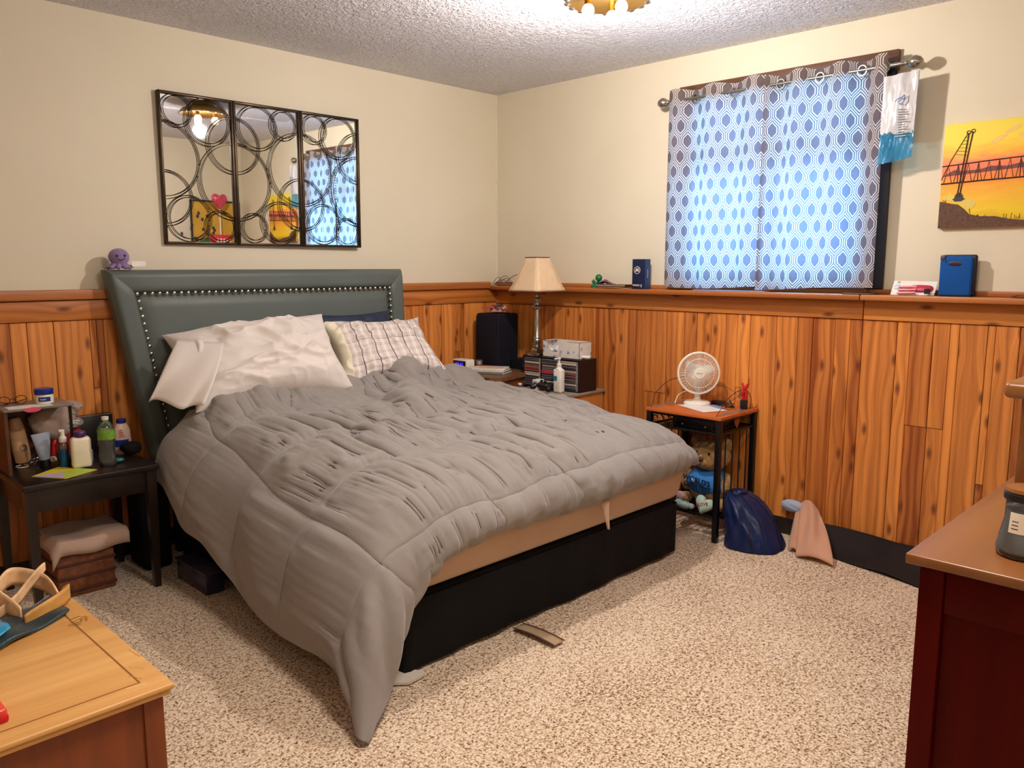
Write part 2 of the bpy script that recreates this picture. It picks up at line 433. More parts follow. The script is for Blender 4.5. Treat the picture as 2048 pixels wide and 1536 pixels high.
# ------------------------------------------------ the setting
def struct(name, mb, m, **kw): return tag(mb.build(name, m, **kw), kind='structure')
H = 2.42
XW, YB, YR, XJ = -5.2, -3.75, -4.85, -2.2
floor = MB(); floor.box(XW, 0, YR, 0, -.06, 0); floor = struct('floor', floor, M_CARPET, smooth=0)
cl = MB(); cl.box(XW, 0, YR, 0, H, H+.06); ceiling = struct('ceiling', cl, M_CEIL, smooth=0)
wl = MB(); wl.box(XW, .1, 0, .1, 0, H); wall_left = struct('wall_left', wl, M_WALL, smooth=0)
wr = MB(); y0, y1, z0, z1 = -2.40, -1.43, 1.25, 2.175
wr.box(0, .12, YR, y0, 0, H); wr.box(0, .12, y1, 0, 0, H); wr.box(0, .12, y0, y1, 0, z0); wr.box(0, .12, y0, y1, z1, H)
wall_right = struct('wall_right', wr, M_WALL, smooth=0)
wb = MB(); wb.box(XJ, 0, YB-.1, YB, 0, H); wb.box(XJ, XJ+.1, YR, YB-.1, 0, H); wall_back = struct('wall_back', wb, M_WALL, smooth=0)
w2 = MB(); w2.box(XW, XJ, YR-.1, YR, 0, H); struct('wall_rear', w2, M_WALL, smooth=0)
w3 = MB(); w3.box(XW-.1, XW, YR, .1, 0, H); struct('wall_side', w3, M_WALL, smooth=0)
# corner bead between the two painted walls
cb = MB(); cb.box(-.006, 0, -.006, 0, 1.236, H); struct('trim_1', cb, mat('caulk', (226, 218, 198), .6), smooth=0)

# cedar planks: (y edges) on the window wall, read from the photograph
def plank(parent, axis, a, b, za, zb, d):
    """a board standing proud of the wall; its own mesh in local coordinates, grain upwards"""
    mb = MB(); w = b-a; h = zb-za
    if axis == 'y':
        mb.box(-d, 0, -w/2+.0009, w/2-.0009, 0, h-.0008, bev=.0022, seg=1); o = mb.build('plank', M_PLANK, parent, world=False); o.location = (0, (a+b)/2, za)
    else:
        mb.box(-w/2+.0009, w/2-.0009, -d, 0, 0, h-.0008, bev=.0022, seg=1); o = mb.build('plank', M_PLANK, parent, world=False); o.location = ((a+b)/2, 0, za)
    return o
ED = [-.012, -.097, -.207, -.27, -.40, -.51, -.60, -.716, -.843, -.9, -.998, -1.133, -1.198, -1.341, -1.453, -1.53, -1.618, -1.769, -1.841, -1.981, -2.09, -2.165, -2.273, -2.343, -2.398, -2.55, -2.607, -2.70, -2.766, -2.803, -2.909, -2.938, -3.026, -3.14, -3.25, -3.40, -3.48, -3.60, -3.75]
JOINT = {12: .638, 16: .5, 17: .717, 26: .635, 27: .635, 33: .7, 5: .45, 30: .42}
rr = random.Random(3)
for i in range(len(ED)-1):
    a, b = ED[i+1], ED[i]; d = .012+rr.uniform(0, .004)
    if i in JOINT:
        plank(wall_right, 'y', a, b, JOINT[i], 1.096, d); plank(wall_right, 'y', a, b, .085, JOINT[i], d-.003)
    else: plank(wall_right, 'y', a, b, .085, 1.096, d)
EA = [-.015, -.09, -.202, -.307, -.396, -.496, -.601, -.70, -.794, -.92, -1.0, -1.12, -1.2, -1.33, -1.46, -1.55, -1.68, -1.8, -1.9, -2.04, -2.13, -2.25, -2.36, -2.48, -2.51, -2.538, -2.682, -2.784, -2.847, -2.94, -3.08, -3.17, -3.3, -3.41, -3.56, -3.66, -3.82, -3.94, -4.1, -4.3, -4.5, -4.75, -5.0, -5.2]
for i in range(len(EA)-1):
    a, b = EA[i+1], EA[i]; d = .012+rr.uniform(0, .004)
    if EA[i] in (-2.51, -.307): plank(wall_left, 'x', a, b, .80, 1.105, d); plank(wall_left, 'x', a, b, .085, .80, d-.003)
    else: plank(wall_left, 'x', a, b, .085, 1.105, d)
def board(parent, name, m, x0, x1, y0, y1, z0, z1, bev=.004):
    mb = MB(); mb.box(x0, x1, y0, y1, z0, z1, bev=bev); return mb.build(name, m, parent)
ORG['wall_left'] = Vector(); ORG['wall_right'] = Vector()
# frieze boards, ledge caps
for a, b in ((-5.2, -2.95), (-2.95, -1.2), (-1.2, -.022)): board(wall_left, 'frieze_board', M_FRIEZE_X, a+.001, b-.001, -.024, 0, 1.106, 1.193)
board(wall_left, 'corner_post', M_PLANK, -.022, 0, -.03, 0, 1.10, 1.193, .003)
board(wall_left, 'ledge_cap', M_CAP_X, -5.2, -.095, -.045, 0, 1.195, 1.238, .006)
for a, b in ((-3.75, -2.401), (-2.399, -.03)): board(wall_right, 'frieze_board', M_FRIEZE_Y, -.024, 0, a+.001, b-.001, 1.097, 1.185)
for a, b in ((-3.75, -2.411), (-2.409, 0)):
    board(wall_right, 'ledge_cap', M_CAP_Y, -.105, 0, a, b, 1.187, 1.213, .006)
    board(wall_right, 'ledge_back_strip', M_CAP_Y, -.014, 0, a, b, 1.213, 1.236, .004)
# dark baseboards
M_BASE = mat('dark_baseboard', (34, 24, 22), .5, var=.3)
bb = MB(); bb.box(-.014, 0, YB, 0, 0, .086, bev=.004); struct('baseboard_right', bb, M_BASE)
bb = MB(); bb.box(XW, 0, -.014, 0, 0, .086, bev=.004); struct('baseboard_left', bb, M_BASE)

# window: recess, frame, sash bars, panes, stool
win = tag(bpy.data.objects.new('window_1', None), kind='structure'); link(win); win.location = (.06, -1.915, 1.7); ORG['window_1'] = Vector(win.location)
M_WINF = mat('window_vinyl', (196, 196, 200), .4)
mb = MB(); mb.box(.0, .12, y0, y0+.012, z0, z1); mb.box(.0, .12, y1-.012, y1, z0, z1); mb.box(0, .12, y0, y1, z1-.012, z1); mb.box(0, .12, y0, y1, z0, z0+.012)
mb.build('window_lining', M_CASING, win)
mb = MB()
for a, b in ((y0+.013, y0+.05), (y1-.05, y1-.013)): mb.box(.06, .10, a, b, z0+.013, z1-.013, bev=.004)
for a, b in ((z0+.013, z0+.05), (z1-.05, z1-.013)): mb.box(.06, .10, y0+.05, y1-.05, a, b, bev=.004)
mb.build('window_frame', M_WINF, win)
mb = MB(); mb.box(.062, .098, -1.935, -1.895, z0+.05, z1-.05, bev=.004); mb.build('sash_bar', M_WINF, win)
def m_pane():
    t = NT('window_pane'); tr = t.n('ShaderNodeBsdfTransparent'); gl = t.n('ShaderNodeBsdfGlossy'); gl.inputs['Roughness'].default_value = .02
    fr = t.n('ShaderNodeFresnel'); mx = t.n('ShaderNodeMixShader'); t.l(fr.outputs[0], mx.inputs[0]); t.l(tr.outputs[0], mx.inputs[1]); t.l(gl.outputs[0], mx.inputs[2]); t.l(mx.outputs[0], t.out.inputs[0]); return t.m
M_PANE = m_pane()
for a, b in ((y0+.05, -1.935), (-1.895, y1-.05)):
    mb = MB(); mb.box(.078, .082, a, b, z0+.05, z1-.05); mb.build('pane', M_PANE, win)
# dark window casing boards on the wall face
mb = MB(); mb.box(-.024, 0, -2.483, -1.385, 2.176, 2.262, bev=.004); struct('trim_2', mb, M_CASING)
M_JAMB = mat('painted_dark_casing', (22, 20, 34), .5)
mb = MB(); mb.box(-.024, 0, -2.475, -2.40, 1.237, 2.175, bev=.004); struct('trim_3', mb, M_JAMB)
mb = MB(); mb.box(-.024, 0, -1.43, -1.385, 1.237, 2.175, bev=.004); struct('trim_4', mb, M_JAMB)
mb = MB(); mb.box(-.03, 0, -2.40, -1.43, 1.237, 1.251, bev=.003); struct('trim_5', mb, M_WINF)

# horizontal blind drawn part way down behind the curtains
bl = thing('window_blind', 'white horizontal slat blind drawn part way down behind the curtains', 'blind', (.03, -1.915, 2.15))
mb = MB(); mb.box(.012, .048, -2.375, -1.455, 2.13, 2.16, bev=.003); mb.build('headrail', M_WHITE, bl)
slat = None
for k in range(13):
    z = 2.115-.021*k
    if slat is None:
        mb = MB(); mb.box(-.011, .011, -.455, .455, -.0006, .0006); slat = mb.build('slat', M_WHITE, bl, world=False)
    else: slat = slat.copy(); link(slat)
    slat.location = (0, 0, z-2.15); slat.rotation_euler = (0, .5, 0)
mb = MB(); mb.box(.018, .042, -2.37, -1.46, 1.825, 1.84, bev=.003); mb.build('bottom_rail', M_WHITE, bl)
for yy in (-2.2, -1.63):
    mb = MB(); mb.cyl((.03, yy, 1.83), (.03, yy, 2.14), .0012); mb.build('ladder_cord', M_WHITE, bl)

# ceiling light whose rim shows at the top edge
LTX, LTY = -1.19, -1.81
lt = thing('ceiling_light', 'round flush ceiling light with brass and chrome rim at the top edge', 'lamp', (LTX, LTY, 2.42))
M_BRASS = mat('polished_brass', (214, 170, 92), .2, 1)
mb = MB(); mb.lathe([(.07, 2.42), (.075, 2.40), (.10, 2.39), (.140, 2.372), (.155, 2.355), (.160, 2.342), (.152, 2.338), (.10, 2.348), (.02, 2.352)], (LTX, LTY, 0), 40); mb.build('rim', M_BRASS, lt)
bead = None
for k in range(18):
    a = 2*PI*k/18
    if bead is None: mb = MB(); mb.ball((0, 0, 0), (.014, .014, .008), 10); bead = mb.build('rim_bead', M_SILVER, lt, world=False)
    else: bead = bead.copy(); link(bead)
    bead.location = (.156*math.cos(a), .156*math.sin(a), -.078)
M_BULB = mat('lit_bulb', (255, 226, 176), .4, emit=10)
for k in range(3):
    a = 2*PI*k/3+.4; c = (LTX+.075*math.cos(a), LTY+.075*math.sin(a))
    mb = MB(); mb.cyl((*c, 2.35), (*c, 2.325), .014); mb.build('socket', M_BRASS, lt)
    mb = MB(); mb.ball((*c, 2.303), (.024, .024, .026), 16); mb.build('bulb', M_BULB, lt)
# ------------------------------------------------ wall mirror with ring lattice
mr = thing('wall_mirror', 'wide triptych wall mirror in a bronze frame overlaid with wire rings', 'mirror', (-1.643, -.022, 1.785), rot=(math.radians(.55), 0, math.radians(-.95)))
M_BRONZE = mat('dark_bronze_metal', (62, 48, 34), .35, .8, var=.3)
M_MIRR = mat('mirror_silver', (236, 238, 236), .015, 1, var=.001)
def mirror():
    X0, X1, Z0, Z1 = -.540, .540, -.345, .345; xs = (X0, -.182, .182, X1)
    for k in range(3):
        a, b = xs[k], xs[k+1]
        mb = MB(); mb.box(a+.008, b-.008, -.002, .004, Z0+.008, Z1-.008); mb.build('mirror_pane', M_MIRR, mr, world=False)
        mb = MB()
        for q in ((a, a+.013, Z0, Z1), (b-.013, b, Z0, Z1), (a, b, Z0, Z0+.013), (a, b, Z1-.013, Z1)):
            mb.box(q[0]+.0005, q[1]-.0005, -.016, .012, q[2], q[3], bev=.003)
        mb.build('panel_frame', M_BRONZE, mr, world=False)
    circ = [(-2.093, 2.048, .075, 1), (-1.945, 2.013, .110, 1), (-2.17, 1.825, .178, 1), (-2.161, 1.651, .127, 1), (-2.054, 1.561, .107, 1), (-1.816, 1.745, .187, 12), (-1.818, 1.917, .136, 12), (-1.902, 1.526, .078, 1),
            (-1.693, 2.014, .109, 2), (-1.547, 2.044, .075, 2), (-1.455, 1.831, .186, 23), (-1.726, 1.527, .073, 2), (-1.582, 1.556, .107, 2), (-1.455, 1.653, .134, 23),
            (-1.371, 2.044, .075, 3), (-1.225, 2.015, .110, 3), (-1.092, 1.919, .137, 3), (-1.092, 1.742, .188, 3), (-1.328, 1.559, .105, 3), (-1.18, 1.521, .076, 3)]
    for cx, cz, r, p in circ:
        cx += 1.635; cz -= 1.785
        for pn in str(p):
            k = int(pn)-1; a, b = xs[k]+.006, xs[k+1]-.006
            mb = MB()
            for dr, dd in ((0, 0), (-.011, .004)):
                run = []
                N = 64
                for i in range(N+1):
                    t = 2*PI*i/N+PI; x = cx+dd+(r+dr)*math.cos(t); z = cz+dd*.6+(r+dr)*math.sin(t)
                    if a <= x <= b and Z0+.004 <= z <= Z1-.004: run.append((x, -.010, z))
                    else:
                        if len(run) > 2: mb.tube(run, .0018, 5)
                        run = []
                if len(run) > 2: mb.tube(run, .0018, 5)
            if len(mb.bm.verts): mb.build('ring', M_BRONZE, mr, world=False)
mirror()

# ------------------------------------------------ headboard, leaning and slightly out of square
def headboard():
    ZT, ZB, T = 1.322, .42, .075
    def xl(z): return -2.487+(ZT-z)*.155
    def xr(z): return -.872
    def yf(z): return -.092-(ZT-z)*.06
    hb = thing('headboard', 'grey upholstered bed headboard edged with a row of silver nailheads', 'headboard', (-1.68, -.09, .02))
    def W(u, v, d):   # u 0..1 across, v height, d towards the room
        return (xl(v)+(xr(v)-xl(v))*u, yf(v)-d, v)
    w = 1.61; bu = .105/w; bz = .105
    def slab(name, u0, u1, za, zb, d0, d1, puff, m):
        nu, nv = 40, 24
        def f(a, b):
            u = u0+(u1-u0)*a; z = za+(zb-za)*b
            e = min(a*(u1-u0)*w, (1-a)*(u1-u0)*w, b*(zb-za), (1-b)*(zb-za)); e = max(0, min(1, e/.03))
            return W(u, z, d0+(d1-d0)*math.sqrt(1-(1-e)**2)+puff*math.sin(PI*a)*math.sin(PI*b))
        mb = MB(); mb.grid(f, nu, nv)
        return mb.build(name, m, hb, smooth=80)
    # core
    mb = MB()
    P = [W(0, ZB, 0), W(1, ZB, 0), W(1, ZT, 0), W(0, ZT, 0)]; Q = [W(0, ZB, -T+.03), W(1, ZB, -T+.03), W(1, ZT, -T+.03), W(0, ZT, -T+.03)]
    mb._new(P+Q, [(0,1,2,3), (7,6,5,4), (0,4,5,1), (1,5,6,2), (2,6,7,3), (3,7,4,0)]); mb.build('core', M_VINYL, hb)
    slab('center_panel', bu, 1-bu, ZB+.02, ZT-bz, 0, .022, .012, M_VINYL)
    # mitred border pieces, rounded across their width
    def border(name, A, B, C, D):   # quad A,B outer edge; D,C inner edge  (u,z)
        n, k = 30, 10
        def f(a, b):
            o = (A[0]+(B[0]-A[0])*a, A[1]+(B[1]-A[1])*a); i = (D[0]+(C[0]-D[0])*a, D[1]+(C[1]-D[1])*a)
            u = o[0]+(i[0]-o[0])*b; z = o[1]+(i[1]-o[1])*b
            e = max(0, min(1, min(b, 1-b)*.105/.028)); m_ = max(0, min(1, min(a, 1-a)*60))
            return W(u, z, .036*math.sqrt(1-(1-e)**2)*(.82+.18*m_))
        mb = MB(); mb.grid(f, n, k); mb.build(name, M_VINYL, hb, smooth=80)
    border('border_panel', (0, ZT), (1, ZT), (1-bu, ZT-bz), (bu, ZT-bz))
    border('border_panel', (0, ZB), (0, ZT), (bu, ZT-bz), (bu, ZB))
    border('border_panel', (1, ZT), (1, ZB), (1-bu, ZB), (1-bu, ZT-bz))
    M_NAIL = mat('polished_nailhead', (214, 206, 190), .18, 1)
    nail = None; pts = []
    n = 42
    for i in range(n+1): pts.append((bu+(1-2*bu)*i/n, ZT-bz))
    for i in range(1, 22): pts += [(bu, ZT-bz-i*.0335), (1-bu, ZT-bz-i*.0335)]
    for u, z in pts:
        p = Vector(W(u, z, .026))
        if nail is None:
            mb = MB(); mb.ball((0, 0, 0), (.0085, .006, .0085), 10); nail = mb.build('nailhead', M_NAIL, hb, world=False)
        else: nail = nail.copy(); link(nail)
        nail.location = p-Vector(hb.location)
    for u in (.08, .92):
        mb = MB(); x, y, _ = W(u, ZB, -.02); mb.box(x-.035, x+.035, y-.02, y+.02, 0, ZB+.05, bev=.004); mb.build('leg', M_BLACK, hb)
headboard()

# small purple octopus plush on the headboard
oc = thing('octopus_plush', 'small purple octopus plush sitting on the headboard corner', 'plush toy', (-2.42, -.075, 1.356))
M_OCT = m_fabric('purple_plush', (132, 108, 150), (146, 122, 164), wscale=600, bump=.4)
mb = MB(); mb.ball((-2.42, -.075, 1.402), (.043, .038, .038), 24); mb.build('head', M_OCT, oc, smooth=80)
for k, a in enumerate((-2.6, -1.9, -1.2, -.5, .1, 2.9, 2.2)):
    mb = MB(); c = Vector((-2.42, -.075, 0)); d = Vector((math.cos(a), math.sin(a)*.7, 0))
    mb.tube([c+d*r+Vector((0, 0, z)) for r, z in ((.015, 1.375), (.03, 1.362), (.045, 1.357), (.056, 1.362))], [.013, .012, .010, .007], 8); mb.build('tentacle', M_OCT, oc, smooth=80)
for dx in (-.022, .010):
    mb = MB(); mb.ball((-2.42+dx+.002, -.1125, 1.408), (.005, .003, .006), 10); mb.build('eye', M_BLACK, oc)
mb = MB(); mb.tube([(-2.42-.006+.016*math.cos(t), -.1145, 1.398+.009*math.sin(t)) for t in [PI+PI*i/8 for i in range(9)]], .0014, 5); mb.build('smile', M_BLACK, oc)
mb = MB(); mb.box(-2.378, -2.318, -.105, -.104, 1.362, 1.384); mb.build('care_tag', M_PAPER, oc)

oc.location = Vector(oc.location)+Vector((0, -.012, -.024))

# ------------------------------------------------ curtains on their rod
def curtain(name, label, ya, yb, zt, zb, cyc, ph, bulge):
    nu, nv = 170, 40
    U = np.linspace(0, 1, nu); Vv = np.linspace(0, 1, nv)
    V = np.zeros((nv, nu, 3)); UV = np.zeros((nv, nu, 2)); Lw = 1.28*abs(yb-ya)
    for j, v in enumerate(Vv):
        amp = .022*(1-.35*v); 
        fold = np.sin(2*PI*cyc*U+ph)*amp*(1+.25*np.sin(9*U))+bulge*v*np.sin(PI*U)
        y = ya+(yb-ya)*U+.008*np.sin(2*PI*cyc*2*U+ph)*v; 
        lip = .006*np.sin(2*PI*cyc*U+ph)*(1-v)**6
        z = zt+(zb-zt)*v+lip-(.012*np.sin(3*U+ph))*v
        V[j, :, 0] = -.085-fold; V[j, :, 1] = y; V[j, :, 2] = z
    # arc length for the print
    dy = np.diff(V[nv//2, :, 1]); dx = np.diff(V[nv//2, :, 0]); s = np.concatenate([[0], np.cumsum(np.hypot(dx, dy))])
    UV[:, :, 0] = s[None, :]+.02; UV[:, :, 1] = V[:, :, 2]
    c = thing(name, label, 'curtain', (-.085, (ya+yb)/2, zb), group=None)
    o = np_mesh('cloth', V, nu, nv, M_CURT, c, UV, loc=tuple(c.location)); o.location = (0, 0, 0)
    # chrome grommets where the cloth crosses the rod
    for k in range(int(cyc*2)):
        u = (k+.5-ph/PI)/(2*cyc) % 1.0
        yy = ya+(yb-ya)*u
        pts = [(-.085+.012*math.cos(t)*0-.002, yy+.019*math.cos(t), 2.180+.022*math.sin(t)) for t in [2*PI*i/20 for i in range(20)]]
        mb = MB(); mb.tube(pts, .004, 6, closed=True); mb.build('grommet', M_SILVER, c)
    return c
curtain('curtain', 'left grey curtain panel with a white hexagon print, over the window', -1.375, -1.925, 2.232, 1.236, 2.5, .6, .012)
curtain('curtain', 'right grey curtain panel with a white hexagon print, beside the hanging bag', -1.905, -2.468, 2.228, 1.232, 3, 2.2, .01)
rod = thing('curtain_rod', 'brushed nickel curtain rod with ball finials above the window', 'curtain rod', (-.085, -1.97, 2.183))
mb = MB(); mb.cyl((-.085, -1.385, 2.183), (-.085, -2.515, 2.183), .0075, seg=14); mb.build('rod_tube', M_SILVER, rod)
mb = MB(); mb.cyl((-.085, -2.40, 2.183), (-.085, -2.515, 2.183), .0092, seg=14); mb.build('rod_sleeve', M_SILVER, rod)
for yy, s in ((-1.385, 1), (-2.515, -1)):
    mb = MB(); q = Vector((0, s, 0)).to_track_quat('Z', 'Y').to_matrix()
    mb.lathe([(.009, 0), (.014, .002), (.014, .010), (.009, .014), (.009, .022), (.013, .026), (.010, .03), (.018, .036), (.0255, .050), (.026, .062), (.019, .078), (.008, .088), (.0, .090)], (-.085, yy, 2.183), 20, q); mb.build('finial', M_SILVER, rod, smooth=60)
for yy in (-1.40, -2.452):
    mb = MB(); mb.box(-.03, -.024, yy-.018, yy+.018, 2.14, 2.21, bev=.003); mb.box(-.09, -.028, yy-.006, yy+.006, 2.165, 2.173, bev=.002); mb.build('bracket', M_BLKMETAL, rod)

# plastic bag hung from the rod end
bg = thing('plastic_bag', 'white and clear blue printed plastic bag hanging from the rod end', 'bag', (-.1, -2.53, 1.78))
def m_bag():
    t = NT('bag_film'); v = t.coord(); sp = t.n('ShaderNodeSeparateXYZ'); t.l(v, sp.inputs[0])
    nz = t.noise(v, 60, 2)
    f = t.math('GREATER_THAN', t.math('ADD', sp.outputs[2], t.math('MULTIPLY', nz, .03)), .130)
    t.l(t.mix(f, R(58, 150, 196), R(206, 204, 206)), t.b.inputs['Base Color'])
    t.b.inputs['Roughness'].default_value = .22
    tr = t.n('ShaderNodeBsdfTransparent'); mx = t.n('ShaderNodeMixShader'); tr.inputs[0].default_value = (.55, .82, .95, 1)
    t.l(t.math('ADD', t.math('MULTIPLY', f, .52), .42), mx.inputs[0]); t.l(tr.outputs[0], mx.inputs[1]); t.l(t.b.outputs[0], mx.inputs[2]); t.l(mx.outputs[0], t.out.inputs[0])
    return t.m
M_BAG = m_bag()
def bagf(side):
    nu, nv = 36, 50
    U, Vv = np.meshgrid(np.linspace(0, 1, nu), np.linspace(0, 1, nv))
    V = np.zeros((nv, nu, 3))
    w = fbm(U*4, Vv*3+side*9, 3)*.012*np.minimum(1, 6*np.minimum(U, 1-U)+.3)
    V[..., 0] = -.112+side*(.004+.008*np.sin(PI*U)*np.sin(PI*Vv))+w-.008*np.clip(Vv-.75, 0, 1)*3*np.sin(9*U)
    V[..., 1] = -2.462-.138*U+.010*np.clip(Vv-.1, 0, 1)*(U)+.006*(1-U)*Vv
    V[..., 2] = 2.142-.010*(1-U)-.362*Vv+.012*U*Vv
    return V
for sd in (-1, 1):
    o = np_mesh('bag_side', bagf(sd), 36, 50, M_BAG, bg, loc=tuple(bg.location)); o.location = (0, 0, 0)
M_BLUEINK = mat('blue_ink', (70, 110, 180), .6)
mb = MB(); mb.tube([(-.135, -2.520, 2.022), (-.135, -2.531, 2.033), (-.136, -2.545, 2.035), (-.136, -2.556, 2.045), (-.136, -2.556, 2.022), (-.136, -2.545, 2.008), (-.135, -2.536, 2.012)], .0022, 5); mb.build('printed_logo', M_BLUEINK, bg)
M_GREYINK = mat('pale_grey_ink', (168, 170, 178), .7)
mb = MB()
for k in range(12): mb.box(-.1345, -.134, -2.526, -2.526-.028-.008*((k*7) % 3), 1.988-.010*k, 1.992-.010*k)
mb.build('printed_text', M_GREYINK, bg)

# ------------------------------------------------ painted canvas of a lift bridge
cv = thing('canvas_painting', 'canvas painting of a truss bridge against a yellow and orange sunset', 'painting', (0, -2.93, 1.71))
def m_sunset():
    t = NT('sunset_paint'); v = t.coord(); sp = t.n('ShaderNodeSeparateXYZ'); t.l(v, sp.inputs[0])
    cbv = t.n('ShaderNodeCombineXYZ'); t.l(t.math('MULTIPLY', sp.outputs[1], 7), cbv.inputs[0]); t.l(t.math('MULTIPLY', sp.outputs[2], 26), cbv.inputs[1])
    nz = t.noise(cbv.outputs[0], 1.3, 3, .6)
    h = t.math('ADD', t.math('MULTIPLY', t.math('ADD', sp.outputs[2], .212), 1/.424), t.math('MULTIPLY', t.math('SUBTRACT', nz, .5), .22))
    t.l(t.ramp(h, [(0, R(196, 150, 40)), (.16, R(240, 204, 40)), (.34, R(240, 176, 48)), (.46, R(238, 142, 44)), (.54, R(240, 120, 80)), (.62, R(240, 130, 84)), (.70, R(246, 180, 52)), (.82, R(244, 214, 62)), (1, R(236, 214, 70))]), t.b.inputs['Base Color'])
    t.b.inputs['Roughness'].default_value = .6; t.bump(nz, .2, .002); return t.m
mb = MB(); mb.box(-.022, 0, -3.17, -2.688, 1.497, 1.921, bev=.002); mb.build('canvas', m_sunset(), cv)
M_PNT = mat('dark_brown_paint', (52, 30, 26), .6, var=.3); M_PNT2 = mat('brown_paint', (86, 56, 38), .7, var=.35, vscale=90)
X = -.0232
def stroke(mb, pts, r): mb.tube([(X, -2.688-a*.482, 1.497+b*.424) for a, b in pts], r, 5)
mb = MB()
stroke(mb, [(0, .60), (.35, .625), (.7, .645), (1, .66)], .0022); stroke(mb, [(0, .43), (.35, .445), (.7, .455), (1, .465)], .0028)
for k in range(13):
    a = .02+k*.078; b0 = .435+.03*a; b1 = .605+.05*a
    stroke(mb, [(a, b0), (a+.030, b1), (a+.062, b0)], .0012)
    if k % 2: stroke(mb, [(a+.030, b1), (a+.030, b0)], .0016)
stroke(mb, [(.135, .30), (.165, .60), (.192, .90)], .0026); stroke(mb, [(.155, .30), (.185, .60), (.222, .91)], .0026)
stroke(mb, [(.0, .47), (.07, .66), (.185, .90)], .0014)
for a, b in ((.19, .905), (.225, .915)): mb.tube([(X, -2.688-a*.482+.007*math.cos(t), 1.497+b*.424+.007*math.sin(t)) for t in [2*PI*i/12 for i in range(12)]], .0016, 5, closed=True)
for k in range(6): stroke(mb, [(.10+.012*k, .71+.03*k), (.195, .69+.035*k)], .0008)
stroke(mb, [(.79, .33), (.81, .62), (.80, .90)], .0026); stroke(mb, [(.82, .33), (.84, .62), (.835, .90)], .0026); stroke(mb, [(1.0, .55), (.85, .90)], .0014)
mb.build('painted_bridge', M_PNT, cv)
def blob(name, pts, m, d=.0012):
    mb = MB(); mb.prism([(-2.688-a*.482, 1.497+b*.424) for a, b in pts], 'x', X+.001, X+.001-d); mb.build(name, m, cv, smooth=0)
blob('painted_far_hills', [(.0, .50), (.05, .53), (.10, .56), (.16, .545), (.3, .55), (.38, .575), (.5, .565), (.62, .59), (.8, .58), (1, .61), (1, .55), (.6, .54), (.3, .52)], mat('plum_brown_paint', (118, 66, 58), .7), .0006)
blob('painted_shore', [(0, .26), (.03, .255), (.10, .235), (.15, .225), (.20, .18), (.24, .13), (.32, .105), (.44, .10), (.55, .07), (.66, .055), (.74, .08), (.84, .12), (.93, .2), (1, .24), (1, 0), (0, 0)], M_PNT2, .0016)
blob('painted_sandbar', [(.02, .30), (.08, .33), (.16, .29), (.26, .27), (.29, .23), (.26, .18), (.22, .17), (.2, .2), (.12, .26), (.04, .27)], mat('pale_yellow_paint', (222, 196, 96), .7), .0008)
for a0, nm in ((.15, 'painted_pier'), (.81, 'painted_pier')):
    blob(nm, [(a0-.05, .28)]+[(a0+.035*math.cos(t), .285+.055*math.sin(t)) for t in [PI-PI*i/8 for i in range(9)]]+[(a0+.055, .28), (a0+.02, .255), (a0-.03, .255)], mat('charcoal_paint', (46, 40, 44), .6), .002)
mb = MB()
for k in range(26):
    a = .02+rr.uniform(0, .96); b = .08 if .3 < a < .75 else .24-.0*a
    if a > .18 and a < .3: b = .14
    stroke(mb, [(a, b-.01), (a+rr.uniform(-.02, .02), b+rr.uniform(.015, .05))], .0007)
mb.build('painted_grass', M_PNT, cv)['kind'] = 'stuff'
for k, (a, b) in enumerate(((.42, .82), (.52, .9), (.62, .86))):
    blob('painted_cloud', [(a+.06*math.cos(t), b+.022*math.sin(t)+.03*math.cos(t)) for t in [2*PI*i/12 for i in range(12)]], mat('pale_cloud_paint', (238, 200, 120), .7), .0005)
# ------------------------------------------------ bed: box base on legs, mattress
BR = -.02
bed = thing('bed_base', 'black skirted bed box base under the mattress', 'bed', (-1.45, -1.0, 0))
def quadbox(x0l, x0r, x1l, x1r, ya, yb, z0, z1, rad, n=10, bulge=0, nz=6):
    """rounded plan slab between ya (head) and yb (foot)"""
    mb = MB(); pts = []
    def corner(cx, cy, a0):
        return [(cx+rad*math.cos(a0+PI/2*i/n), cy+rad*math.sin(a0+PI/2*i/n)) for i in range(n+1)]
    pts += corner(x1r-rad, yb+rad, -PI/2)+corner(x0r-rad, ya-rad, 0)+corner(x0l+rad, ya-rad, PI/2)+corner(x1l+rad, yb+rad, PI)
    return mb, pts
def slab3(name, pts, z0, z1, er, m, parent, bulge=0, wob=0):
    """slab from a plan outline with rounded top and bottom edges"""
    cx = sum(p[0] for p in pts)/len(pts); cy = sum(p[1] for p in pts)/len(pts)
    prof = [(er, z0)]+[(er*(1-math.sin(t)), z0+er*(1-math.cos(t))) for t in (PI/8, PI/4, 3*PI/8, PI/2)]
    k = 6
    for i in range(1, k): prof.append((-bulge*math.sin(PI*i/k), z0+er+(z1-z0-2*er)*i/k))
    prof += [(er*(1-math.cos(t)), z1-er*(1-math.sin(t))) for t in (0, PI/8, PI/4, 3*PI/8, PI/2)]
    n = len(pts); vs = []; nrm = []
    for i in range(n):
        a, b = Vector(pts[i-1]), Vector(pts[(i+1) % n]); d = (b-a).normalized(); nrm.append(Vector((-d.y, d.x)))
    mb = MB()
    for ins, z in prof:
        for i, p in enumerate(pts):
            w = wob*math.sin(i*2.3)*(z1-z)/(z1-z0)
            vs.append((p[0]+nrm[i].x*(ins+w), p[1]+nrm[i].y*(ins+w), z))
    m_ = len(prof); fs = []
    for j in range(m_-1):
        for i in range(n): fs.append((j*n+i, j*n+(i+1) % n, (j+1)*n+(i+1) % n, (j+1)*n+i))
    fs.append(tuple(reversed(range(n)))); fs.append(tuple(range((m_-1)*n, m_*n)))
    mb._new(vs, fs); return mb.build(name, m, parent, smooth=50)
